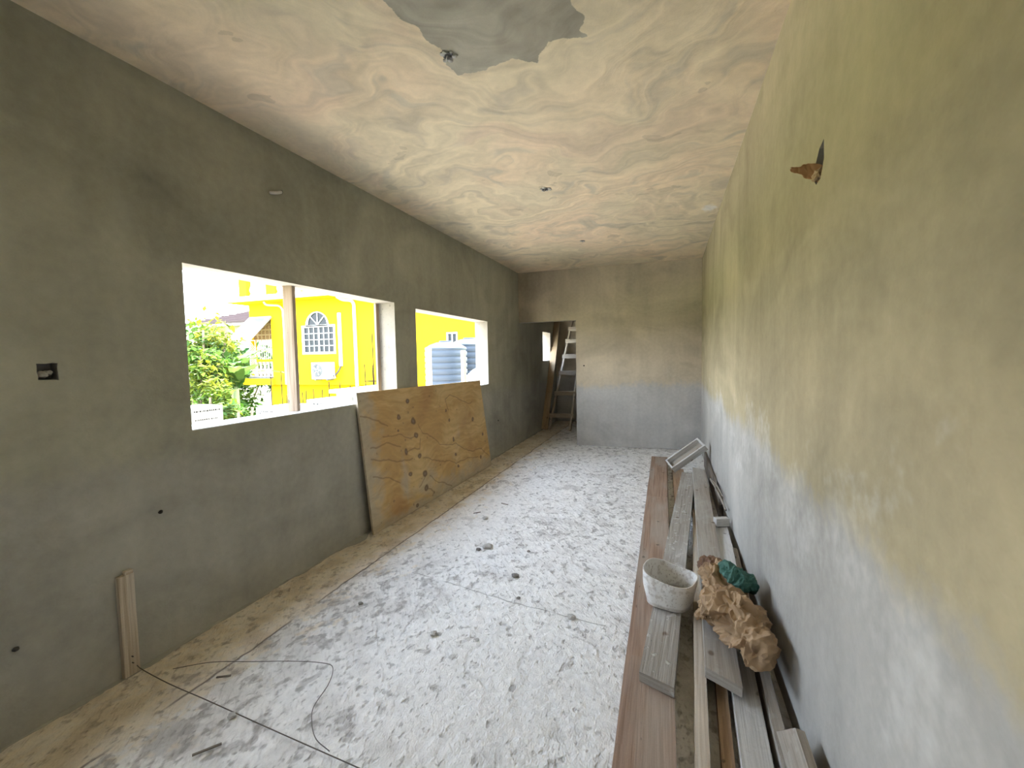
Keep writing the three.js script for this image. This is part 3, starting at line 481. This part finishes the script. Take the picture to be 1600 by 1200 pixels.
const yT = surface(1024, 512, 12, 6, (x, y) => { const a = fbm(x * 0.7, y * 0.9, 4), b = fbm(x * 6, y * 1.2, 3), g = noise(x * 40, y * 40), k = 1 + a * 0.05 + b * 0.03 + g * 0.03; return [0.62 * k, 0.36 * k, 0.010 * k, 0.5 + g * 0.2]; });
const yellow = new THREE.MeshPhysicalMaterial({ map: yT.map, bumpMap: yT.bump, bumpScale: 0.003, roughness: 1, specularIntensity: 0.2 });
const white = matte(0.50, 0.50, 0.49, 0.9), whiteStone = matte(0.42, 0.385, 0.34, 0.95), glass = new THREE.MeshPhysicalMaterial({ color: lin(0.012, 0.016, 0.018), roughness: 0.25, specularIntensity: 0.45 });
const baluster = (() => { const pr = [[0, 0.09], [0.05, 0.09], [0.06, 0.05], [0.12, 0.06], [0.30, 0.095], [0.42, 0.085], [0.62, 0.045], [0.80, 0.04], [0.84, 0.06], [0.88, 0.05], [0.93, 0.085], [1, 0.085]].map(([y, r]) => new THREE.Vector2(r, y)); return new THREE.LatheGeometry(pr, 14); })();
{
  const HZ = -14, g = group('yellow_house', -10.4, -3.1, HZ), o = V(10.4, 3.1, -HZ), put = (name, geo, mat, p = g) => { geo.translate(o.x, o.y, o.z); return mesh(name, geo, mat, p); };
  const archHole = new THREE.Path(); archHole.moveTo(-13.60, 1.70); archHole.lineTo(-12.03, 1.70); archHole.lineTo(-12.03, 2.76); archHole.lineTo(-12.33, 2.76); archHole.absarc(-12.86, 2.76, 0.53, 0, Math.PI, false); archHole.lineTo(-13.60, 2.76); archHole.closePath();
  const front = slab([[-16.32, 0.485], [-4.7, 0.485], [-4.7, 3.78], [-16.32, 3.78]], [archHole, rect(-7.26, -6.88, 1.5, 2.30), rect(-16.22, -15.18, 0.80, 3.16)], 0.2); front.translate(0, 0, HZ - 0.2);
  put('front_wall', front, yellow);
  put('body_wall', box2(-15.15, -4.7, -3.1, 3.78, -22, HZ - 0.45), yellow);
  put('lower_wall', box2(-15.62, -4.7, -3.1, 0.485, HZ - 0.60, HZ - 0.28), yellow);
  put('porch_floor', box2(-16.75, -15.1, 0.48, 0.74, -16.6, HZ + 0.12), yellow); put('porch_back_wall', box2(-16.3, -15.15, 0.74, 1.5, -16.6, -16.4), yellow);
  put('porch_ledge', box2(-16.35, -15.18, 0.74, 0.80, HZ - 0.1, HZ + 0.14), matte(0.10, 0.095, 0.085));
  put('porch_rail', box2(-16.26, -15.14, 1.42, 1.52, HZ - 0.16, HZ + 0.03, 0.01), yellow);
  for (let i = 0; i < 5; i++) { const b = baluster.clone(); b.scale(0.95, 0.62, 0.95); b.translate(-16.10 + i * 0.205, 0.80, HZ - 0.07); put('baluster', b, whiteStone); }
  { const blockMat = matte(0.24, 0.155, 0.075); // breeze-block screen at the top of the porch opening and a lattice strip at its left
    for (let i = 0; i < 5; i++) for (let j = 0; j < 4; j++) { const q = slab(rect(0, 0.2, 0, 0.2), [rect(0.03, 0.095, 0.03, 0.095), rect(0.105, 0.17, 0.03, 0.095), rect(0.03, 0.095, 0.105, 0.17), rect(0.105, 0.17, 0.105, 0.17)], 0.06); q.translate(-16.2 + i * 0.205, 2.32 + j * 0.205, HZ - 0.14); put('screen_block', q, blockMat); }
    put('lattice_frame', slab(rect(-16.36, -16.02, 0.82, 2.32), [rect(-16.33, -16.05, 0.86, 2.28)], 0.03).translate(0, 0, HZ + 0.02), whiteStone);
    for (let i = 0; i < 12; i++) { const q = box(0.42, 0.025, 0.012, 0, 0, 0); q.rotateZ(-0.85); q.translate(-16.19, 0.98 + i * 0.105, HZ + 0.035); put('lattice_slat', q, whiteStone); }
    for (let i = 0; i < 7; i++) put('grille_bar', box(0.018, 0.82, 0.018, -15.96 + i * 0.115, 1.92, HZ - 0.1), whiteStone);
  }
  // roof edge, deck balustrade
  put('roof_slab', box2(-16.75, -4.5, 3.78, 3.86, -22.3, HZ + 0.62), yellow); put('gutter', box2(-16.78, -4.5, 3.80, 3.97, HZ + 0.56, HZ + 0.68, 0.02), white);
  put('roof_slab', box2(-16.70, -4.5, 3.86, 4.02, -22.2, HZ + 0.55), white);
  const BZ = HZ + 0.15;
  put('deck_curb', box2(-16.45, -4.6, 4.02, 4.10, BZ - 0.1, BZ + 0.1), yellow); put('deck_rail', box2(-16.5, -4.6, 4.74, 4.95, BZ - 0.13, BZ + 0.13, 0.02), yellow);
  for (const [a, b] of [[-16.45, -16.05], [-15.02, -14.55], [-13.3, -12.9], [-11.6, -11.2], [-9.9, -9.5], [-8.2, -7.8], [-6.5, -6.1]]) put('deck_post', box2(a, b, 4.02, 4.95, BZ - 0.16, BZ + 0.16), yellow);
  for (let x = -15.9; x < -11.3; x += 0.235) { if ((x > -15.1 && x < -14.5) || (x > -13.4 && x < -12.8)) continue; const b = baluster.clone(); b.scale(1.15, 0.66, 1.15); b.translate(x, 4.09, BZ); put('baluster', b, white); }
  // arched window
  const win = put('arched_window', slab([[-13.62, 1.68], [-12.01, 1.68], [-12.01, 2.80], [-13.62, 2.80]], [rect(-13.53, -12.10, 1.765, 2.72)], 0.07).translate(0, 0, HZ - 0.06), white); win.userData.label = 'white-barred arched window';
  const archF = new THREE.Shape(); archF.absarc(-12.86, 2.76, 0.56, 0, Math.PI, false); archF.closePath(); const ah = new THREE.Path(); ah.absarc(-12.86, 2.81, 0.475, 0, Math.PI, false); ah.closePath(); archF.holes.push(ah);
  put('arch_frame', new THREE.ExtrudeGeometry(archF, { depth: 0.07, bevelEnabled: false, curveSegments: 24 }).translate(0, 0, HZ - 0.06), white, win);
  const pw = 1.43 / 6, ph = 0.955 / 4;
  for (let i = 0; i < 6; i++) for (let j = 0; j < 4; j++) put('pane', box(pw - 0.004, ph - 0.004, 0.012, -13.53 + pw * (i + 0.5), 1.765 + ph * (j + 0.5), HZ - 0.05), glass, win);
  for (let i = 1; i < 6; i++) put('muntin', box(i === 3 ? 0.06 : 0.028, 0.955, 0.03, -13.53 + pw * i, 2.2425, HZ - 0.025), white, win);
  for (let j = 1; j < 4; j++) put('muntin', box(1.43, 0.028, 0.028, -12.815, 1.765 + ph * j, HZ - 0.025), white, win);
  for (let i = 0; i < 4; i++) { const s = new THREE.Shape(); s.moveTo(-12.86, 2.81); s.lineTo(-12.86 + 0.475 * Math.cos(i * Math.PI / 4), 2.81 + 0.475 * Math.sin(i * Math.PI / 4)); s.absarc(-12.86, 2.81, 0.475, i * Math.PI / 4, (i + 1) * Math.PI / 4, false); s.closePath(); put('pane', new THREE.ExtrudeGeometry(s, { depth: 0.012, bevelEnabled: false }).translate(0, 0, HZ - 0.055), glass, win); }
  for (let i = 1; i < 4; i++) { const a = i * Math.PI / 4, q = box(0.475, 0.03, 0.03, 0.2375, 0, 0); q.rotateZ(a); q.translate(-12.86, 2.81, HZ - 0.025); put('muntin', q, white, win); }
  // little window above the tanks
  const sw = put('small_window', slab(rect(-7.28, -6.86, 1.48, 2.32), [rect(-7.23, -7.09, 1.86, 2.27), rect(-7.05, -6.91, 1.86, 2.27), rect(-7.23, -7.09, 1.53, 1.81), rect(-7.05, -6.91, 1.53, 1.81)], 0.06).translate(0, 0, HZ - 0.05), white);
  for (const [a, b, c, d] of [[-7.23, -7.09, 1.86, 2.27], [-7.05, -6.91, 1.86, 2.27], [-7.23, -7.09, 1.53, 1.81], [-7.05, -6.91, 1.53, 1.81]]) put('pane', box2(a, b, c, d, HZ - 0.05, HZ - 0.035), glass, sw);
  // drain pipes
  const pipe = (pts, r) => put('drain_pipe', tube(pts, r, 60, 10), white);
  pipe([[-14.95, 3.76, HZ + 0.5], [-14.95, 3.66, HZ + 0.4], [-14.6, 3.62, HZ + 0.1], [-14.5, 3.50, HZ + 0.06], [-14.47, 3.2, HZ + 0.05], [-14.47, 0.5, HZ + 0.05]], 0.038);
  pipe([[-11.55, 3.78, HZ + 0.4], [-11.45, 3.68, HZ + 0.2], [-11.13, 3.62, HZ + 0.08], [-11.06, 3.5, HZ + 0.07], [-11.05, 3.2, HZ + 0.07], [-11.04, 0.45, HZ + 0.07]], 0.062);
  put('pipe_duct', box2(-11.84, -11.70, 1.2, 3.22, HZ, HZ + 0.07, 0.02), white);
  // awning over the porch
  const aw = g, TLa = V(-16.26, 3.22, HZ + 0.02), BLa = V(-16.24, 2.25, HZ + 1.08), d = BLa.clone().sub(TLa), L = d.length(), ang = Math.atan2(TLa.y - BLa.y, BLa.z - TLa.z);
  const panel = (u0, u1, w0, w1, lift, th) => { const q = box2(0, w1 - w0, lift, lift + th, 0, u1 - u0); q.translate(w0, 0, u0); q.rotateX(ang); q.translate(TLa.x, TLa.y, TLa.z); return q; };
  const top = put('awning', panel(0, L, 0, 1.14, 0, 0.02), matte(0.62, 0.63, 0.64, 0.7), aw); put('skylight', panel(0.10, 0.66, 0.22, 0.92, 0.021, 0.008), matte(0.10, 0.125, 0.135, 0.6), top);
  put('edge_trim', mergeGeometries([panel(0, L, -0.02, 0.03, -0.03, 0.07), panel(0, L, 1.11, 1.16, -0.03, 0.07), panel(L - 0.04, L, 0, 1.14, -0.03, 0.07), panel(0, 0.05, 0, 1.14, -0.01, 0.06)]), matte(0.20, 0.215, 0.225, 0.7), top);
  tag(g, 'bright yellow neighbouring house with white balustrade and arched window', 'house');
  // air conditioner on its wall
  const ac = group('air_conditioner', -12.43, 0.70, HZ), fan = V(-0.17, 0.35, 0.36), body = matte(0.42, 0.42, 0.41, 0.8), dark = matte(0.03, 0.03, 0.03, 0.9), gr = matte(0.14, 0.14, 0.14, 0.8);
  mesh('casing', box2(-0.47, 0.40, 0.02, 0.66, 0.06, 0.36, 0.02), body, ac);
  mesh('fan_recess', new THREE.CylinderGeometry(0.235, 0.235, 0.012, 32).rotateX(Math.PI / 2).translate(fan.x, fan.y, fan.z + 0.002), dark, ac);
  for (let i = 0; i < 5; i++) { const b = box(0.19, 0.075, 0.006, 0.11, 0, 0); b.rotateX(0.3); b.rotateZ(i * 1.2566); b.translate(fan.x, fan.y, fan.z + 0.014); mesh('fan_blade', b, gr, ac); }
  for (let i = 1; i < 6; i++) mesh('guard_ring', new THREE.TorusGeometry(0.043 * i + 0.02, 0.005, 5, 28).translate(fan.x, fan.y, fan.z + 0.024), body, ac);
  mesh('maker_badge', box(0.10, 0.035, 0.006, 0.22, 0.52, 0.362), gr, ac);
  mesh('valve_cover', box2(0.395, 0.44, 0.08, 0.32, 0.12, 0.30, 0.01), body, ac); mesh('hose', tube([[0.44, 0.14, 0.2], [0.53, 0.18, 0.2], [0.62, 0.34, 0.12], [0.66, 0.50, 0.05]], 0.03, 24, 8), matte(0.06, 0.055, 0.05), ac); mesh('hose', tube([[0.44, 0.24, 0.2], [0.50, 0.16, 0.22], [0.52, 0.06, 0.2]], 0.022, 20, 8), body, ac);
  for (const x of [-0.3, 0.25]) mesh('bracket', box2(x - 0.02, x + 0.02, -0.02, 0.02, 0, 0.36), gr, ac);
  tag(ac, 'white air conditioner unit with round fan on the yellow house', 'air conditioner');
}
{ // a tiled hip roof further off
  const g = group('tiled_house', -30, -3.1, -27), tile = matte(0.05, 0.032, 0.03, 1), cream = matte(0.24, 0.21, 0.16);
  mesh('wall', box2(-4.2, 4.2, 0, 7.2, -3.5, 2.6), cream, g); mesh('eave', box2(-4.7, 4.7, 7.16, 7.32, -4, 3.15), matte(0.40, 0.39, 0.37), g);
  for (let i = 0; i < 9; i++) { const a = i / 9, b = (i + 1) / 9, y0 = 7.32 + 1.15 * a, y1 = 7.32 + 1.15 * b + 0.05, w0 = 4.7 - 3.2 * a, d0 = 3.6 - 3.4 * a; mesh('tile_course', box2(-w0, w0, y0, y1, -0.42 - d0, -0.42 + d0, 0.02), tile, g); }
  tag(g, 'distant cream house with greyish red tiled roof beyond the garden', 'house');
}

/* ------------------------------------------------------------------ outside: tanks, posts, bars, cartons */
function tank(x, z, r, h, name, label) {
  const g = group(name, x, SLAB, z), pr = [[0, 0]], m = new THREE.MeshPhysicalMaterial({ color: lin(0.036, 0.046, 0.058), roughness: 0.45, specularIntensity: 0.5 }), n = 11;
  pr.push([r, 0]); for (let i = 0; i < n; i++) { const y0 = 0.03 + (h - 0.05) * i / n, d = (h - 0.05) / n; pr.push([r, y0], [r, y0 + d * 0.62], [r - 0.028, y0 + d * 0.72], [r - 0.028, y0 + d * 0.92]); }
  pr.push([r, h], [r * 0.96, h + 0.035], [r * 0.75, h + 0.11], [r * 0.45, h + 0.17], [r * 0.3, h + 0.18]);
  mesh('tank_shell', new THREE.LatheGeometry(pr.map(([a, b]) => new THREE.Vector2(Math.max(a, 1e-4), b)), 48), m, g);
  mesh('lid', new THREE.CylinderGeometry(r * 0.3, r * 0.32, 0.05, 28).translate(0, h + 0.195, 0), m, g);
  for (let i = 0; i < 6; i++) { const b = box(0.05, 0.05, r * 0.5, 0, 0, r * 0.68); b.rotateX(0.30); b.rotateY(i * Math.PI / 3 + 0.3); b.translate(0, h + 0.075, 0); mesh('dome_rib', b, m, g); }
  tag(g, label, 'water tank', 'ribbed water tanks');
}
tank(-5.70, -10.9, 0.57, 1.80, 'water_tank', 'nearer ribbed blue-grey water tank between the two posts outside');
tank(-5.66, -12.35, 0.60, 1.93, 'water_tank', 'further water tank, its top just showing behind the nearer one');
const post = (x, z, w, h, label, grp) => tag(mesh('timber_post', box(w, h, 0.06, 0, h / 2, 0, 0.004), wProp), label, 'timber post', grp).position.set(x, SLAB, z);
post(-3.778, -6.6, 0.090, 1.73, 'thicker pale timber post left of the water tank outside', 'posts outside'); post(-3.142, -6.6, 0.062, 1.665, 'slimmer pale timber post right of the water tank outside', 'posts outside');
{ const g = crumple(0.62, 0.9, 0.5, 4.9, 0.3, 16); g.translate(-4.15, SLAB + 0.42, -10.0); metric(g); tag(mesh('tarpaulin', g, matte(0.12, 0.15, 0.18, 0.9)), 'pale blue-grey crumpled tarpaulin heap to the right of the tank', 'tarpaulin'); }
const rust = new THREE.MeshPhysicalMaterial({ color: lin(0.018, 0.011, 0.007), roughness: 1, specularIntensity: 0.2 });
[[-8.20, 1.10, 0.02], [-7.897, 1.214, 0.03], [-7.789, 0.70, 0], [-7.346, 0.76, 0.01], [-7.27, 0.80, -0.02], [-7.077, 0.835, -0.03], [-6.868, 0.82, -0.06], [-6.694, 0.985, -0.07], [-6.385, 0.98, -0.02], [-6.102, 0.905, 0.02]].forEach(([x, y, lean], i) => {
  const h = y - SLAB, words = ['far left of the row, left of the window prop', 'tall, just left of the window prop', 'short, behind the window prop', 'short, right of the window prop', 'short and leaning, right of the prop', 'below the arched window', 'leaning, below the arched window', 'tall and leaning, in front of the air conditioner', 'tall, to the right of the air conditioner', 'nearest the white drain pipe'];
  const m = mesh('rebar', tube([[0, 0, 0], [-lean * 0.5, h * 0.5, 0], [lean * 0.3 - lean, h, 0]], 0.009, 8, 6), rust); m.position.set(x, SLAB, -7.5); tag(m, 'steel starter bar outside the window, ' + words[i], 'rebar', 'steel starter bars outside');
});
{
  const g = group('rebar_cage', -5.58, SLAB, -7.5);
  for (const [x, z, h] of [[-0.10, 0.08, 1.46], [-0.05, -0.10, 1.44], [0.10, 0.08, 2.06], [0.08, -0.1, 1.4]]) mesh('bar', tube([[x, 0, z], [x + 0.005, h / 2, z], [x - 0.005, h, z]], 0.009, 6, 6), rust, g);
  for (let i = 0; i < 6; i++) { const y = 0.12 + i * 0.2; mesh('tie', mergeGeometries([box(0.24, 0.012, 0.012, 0, y, 0.09), box(0.24, 0.012, 0.012, 0, y, -0.11), box(0.012, 0.012, 0.2, -0.11, y, -0.01), box(0.012, 0.012, 0.2, 0.11, y, -0.01)]), rust, g); }
  tag(g, 'upright cage of tied steel bars near the far reveal of the first window', 'rebar cage');
}
function carton(x, z, w, d, top, label, print) {
  const cv = document.createElement('canvas'); cv.width = 512; cv.height = 256; const c = cv.getContext('2d'); c.fillStyle = '#aeaba6'; c.fillRect(0, 0, 512, 256); c.fillStyle = c.strokeStyle = '#171614'; print(c);
  const t = new THREE.CanvasTexture(cv); t.colorSpace = THREE.SRGBColorSpace;
  const g = group('white_carton', x, SLAB, z), h = top - SLAB, m = matte(0.42, 0.41, 0.395, 1);
  mesh('box_body', box(w, h, d, 0, h / 2, 0, 0.006), m, g);
  for (const k of [0, 1]) { const f = new THREE.PlaneGeometry(k ? d * 0.94 : w * 0.94, (k ? d : w) * 0.47); if (k) f.rotateY(Math.PI / 2); f.translate(k ? w / 2 + 0.0012 : 0, h - (k ? d : w) * 0.245, k ? 0 : d / 2 + 0.0012); mesh('printed_face', f, new THREE.MeshStandardMaterial({ map: t, roughness: 0.8 }), g); }
  tag(g, label, 'carton', 'white cartons outside the first window'); return g;
}
const lines = (c, x, y, n, s, w = 300) => { const r = rng(n * 7 + x); for (let i = 0; i < n; i++) { let q = x; while (q < x + w) { const l = 10 + r() * 26; c.fillRect(q, y + i * s, l, s * 0.8); q += l + 8; } } };
carton(-3.52, -2.50, 0.24, 0.26, 1.085, 'white printed carton in the near lower corner of the first window', (c) => { lines(c, 30, 50, 1, 34, 420); lines(c, 40, 190, 1, 30, 380); });
carton(-3.52, -3.34, 0.24, 0.40, 1.0, 'white printed carton outside, behind the foot of the window prop', (c) => { lines(c, 40, 60, 2, 40, 400); });
carton(-3.52, -3.98, 0.24, 0.44, 1.012, 'white carton with printed arrows and grid outside the first window', (c) => { for (let i = 0; i < 5; i++) { c.fillRect(20, 20 + i * 30, 90, 5); c.fillRect(20 + i * 22, 20, 4, 125); } for (const x of [190, 290]) { c.beginPath(); c.moveTo(x, 100); c.lineTo(x + 30, 50); c.lineTo(x + 60, 100); c.fill(); c.fillRect(x + 18, 96, 24, 40); c.fillRect(x, 142, 60, 10); } lines(c, 380, 60, 3, 26, 110); });
{ const g = group('white_ledge', -3.52, SLAB, -4.62); mesh('ledge_board', box(0.32, 0.04, 0.95, 0, 1.19, 0, 0.004), white, g); mesh('ledge_base', box(0.24, 1.17, 0.8, 0, 0.585, 0, 0.004), white, g); tag(g, 'white ledge outside, just showing above the plywood corner', 'table'); }  // white ledge; the unseen base below is added to hold it up

/* ------------------------------------------------------------------ outside: plants */
const leafMat = new THREE.MeshPhysicalMaterial({ vertexColors: true, roughness: 1, specularIntensity: 0.25, transmission: 0.35, thickness: 0 });
const bark = matte(0.20, 0.15, 0.10);
const GREENS = [[0.022, 0.068, 0.008], [0.045, 0.108, 0.010], [0.085, 0.135, 0.010], [0.14, 0.155, 0.009], [0.014, 0.048, 0.014], [0.055, 0.112, 0.024]];
function leaves(n, seed, rx, ry, rz, size, pal, clumps = 9) {
  const r = rng(seed), pos = [], col = [], idx = [], cl = [];
  for (let i = 0; i < clumps; i++) { let a, b, c; do { a = r() * 2 - 1; b = r() * 2 - 1; c = r() * 2 - 1; } while (a * a + b * b + c * c > 1); cl.push([a * 0.75, b * 0.75, c * 0.75, 0.25 + 0.3 * r(), pal[Math.floor(r() * pal.length)]]); }
  for (let i = 0; i < n; i++) {
    const k = cl[i % clumps], th = r() * 6.283, ph = Math.acos(2 * r() - 1), q = k[3] * (0.55 + 0.45 * r()), s = size * (0.6 + 0.8 * r());
    const P = V((k[0] + q * Math.sin(ph) * Math.cos(th)) * rx, (k[1] + q * Math.cos(ph)) * ry, (k[2] + q * Math.sin(ph) * Math.sin(th)) * rz);
    const D = V(r() - 0.5, r() * 0.7 - 0.45, r() - 0.5).normalize(), S = D.clone().cross(V(r() - 0.5, 1, r() - 0.5)).normalize(), N = S.clone().cross(D), b = pos.length / 3, c0 = mixc(k[4], pal[Math.floor(r() * pal.length)], r() * 0.7), v = 0.75 + 0.5 * r();
    for (const [u, w, d] of [[0, 0, 0], [0.45, 0.28, 0.06], [0.45, -0.28, 0.06], [0.5, 0, -0.03], [1, 0, -0.10]]) { const p = P.clone().addScaledVector(D, u * s).addScaledVector(S, w * s).addScaledVector(N, d * s); pos.push(p.x, p.y, p.z); col.push(c0[0] * v, c0[1] * v, c0[2] * v); }
    idx.push(b, b + 3, b + 1, b, b + 2, b + 3, b + 1, b + 3, b + 4, b + 3, b + 2, b + 4);
  }
  const g = new THREE.BufferGeometry(); g.setAttribute('position', new THREE.Float32BufferAttribute(pos, 3)); g.setAttribute('color', new THREE.Float32BufferAttribute(col, 3)); g.setIndex(idx); g.computeVertexNormals(); return g;
}
function bush(name, x, z, yc, rx, ry, rz, n, size, seed, pal, label, cat, clumps) {
  const g = group(name, x, -3.1, z), h = yc + 3.1, r = rng(seed + 5);
  const f = leaves(n, seed, rx, ry, rz, size, pal, clumps); f.translate(0, h, 0); const m = mesh('foliage', f, leafMat, g); m.userData.kind = 'stuff';
  for (let i = 0; i < 4; i++) { const a = i * 1.6 + r(), e = [Math.cos(a) * rx * 0.6, h + ry * (0.2 + 0.4 * r()), Math.sin(a) * rz * 0.6]; mesh('stem', tube([[e[0] * 0.1, 0, e[2] * 0.1], [e[0] * 0.35, h * 0.55, e[2] * 0.4], e], 0.03, 12, 5), bark, g); }
  return tag(g, label, cat, 'garden plants outside');
}
const LIGHT = [GREENS[1], GREENS[2], GREENS[3], GREENS[5]], MID = [GREENS[0], GREENS[1], GREENS[2], GREENS[5]], DEEP = [GREENS[0], GREENS[4], GREENS[1]];
bush('garden_tree', -12.3, -9.0, 2.05, 1.15, 0.95, 1.0, 900, 0.20, 11, LIGHT, 'airy light green tree with sparse top against the sky', 'tree', 16);
bush('leafy_shrub', -11.2, -8.0, 1.25, 0.85, 0.70, 0.8, 1500, 0.16, 23, LIGHT, 'light green shrub just under the airy tree', 'shrub', 14);
bush('leafy_shrub', -10.3, -7.6, 0.35, 0.9, 0.75, 0.8, 1700, 0.15, 37, LIGHT, 'yellow-green shrub low in the first window left of the yellow wall', 'shrub', 14);
bush('leafy_shrub', -11.6, -8.2, -0.1, 1.1, 0.9, 0.9, 1600, 0.18, 41, MID, 'dense green shrub at the window\'s lower left, behind the carton', 'shrub', 14);
bush('leafy_shrub', -9.55, -7.7, 0.0, 0.55, 0.62, 0.6, 1200, 0.14, 53, [GREENS[3], GREENS[2], GREENS[5]], 'yellowish croton shrub in front of the lower yellow wall', 'shrub', 12);
bush('leafy_shrub', -15.3, -11.5, -0.35, 1.2, 1.2, 1.0, 2200, 0.22, 67, DEEP, 'deep green shrub beside the porch of the yellow house', 'shrub', 16);
bush('garden_tree', -17.8, -13.6, 0.8, 1.5, 2.0, 1.5, 2200, 0.26, 71, MID, 'bushy green tree to the left of the porch awning', 'tree', 16);
bush('garden_tree', -19.4, -15.5, 0.2, 2.6, 2.4, 2.2, 2600, 0.30, 83, DEEP, 'dark green tree mass at the back of the garden', 'tree', 18);
bush('leafy_shrub', -16.0, -18.5, 1.3, 1.6, 1.5, 1.2, 1400, 0.24, 97, MID, 'green shrub seen through the porch of the yellow house', 'shrub', 14);
function bananaLeaf(L, w, seed) {
  const n = 12, pos = [], col = [], idx = [], r = rng(seed), c = mixc([0.03, 0.095, 0.014], [0.085, 0.145, 0.028], r());
  for (let i = 0; i <= n; i++) { const u = i / n, hw = w * Math.pow(Math.sin(Math.PI * Math.min(0.98, 0.06 + u * 0.94)), 0.6), y = L * (0.75 * u - 0.62 * u * u), z = L * (0.35 * u + 0.55 * u * u); for (const s of [-1, 0, 1]) { pos.push(s * hw, y - (s ? -0.10 * hw : 0) + (s ? 0.03 * Math.sin(i * 2.1 + s + seed) : 0), z); const k = s ? 0.9 + 0.2 * r() : 1.4; col.push(c[0] * k, c[1] * k, c[2] * k); } }
  for (let i = 0; i < n; i++) for (let s = 0; s < 2; s++) { const a = i * 3 + s; idx.push(a, a + 1, a + 3, a + 1, a + 4, a + 3); }
  const g = new THREE.BufferGeometry(); g.setAttribute('position', new THREE.Float32BufferAttribute(pos, 3)); g.setAttribute('color', new THREE.Float32BufferAttribute(col, 3)); g.setIndex(idx); g.computeVertexNormals(); return g;
}
for (const [x, z, y, s, seed, label] of [[-11.35, -9.2, 0.75, 1.0, 3, 'banana plant with broad drooping leaves left of the porch'], [-12.7, -10.2, 1.0, 1.1, 8, 'taller banana plant behind the other, under the awning'], [-10.0, -7.9, -0.45, 0.75, 15, 'small banana plant at the foot of the garden by the lower wall']]) {
  const g = group('banana_plant', x, -3.1, z), h = y + 3.1, r = rng(seed);
  mesh('trunk', new THREE.CylinderGeometry(0.07 * s, 0.13 * s, h, 12).translate(0, h / 2, 0), matte(0.26, 0.30, 0.14), g);
  for (let i = 0; i < 8; i++) { const l = bananaLeaf((1.15 + 0.5 * r()) * s, (0.20 + 0.08 * r()) * s, seed + i); l.rotateX(-0.55 + r() * 0.5); l.rotateY(i * 0.785 + r() * 0.5); l.translate(0, h - 0.05, 0); mesh('leaf', l, leafMat, g); }
  tag(g, label, 'banana plant', 'banana plants outside');
}

scene.traverse((o) => { if (o.isMesh) { o.castShadow = true; o.receiveShadow = true; } });
renderer.render(scene, camera);
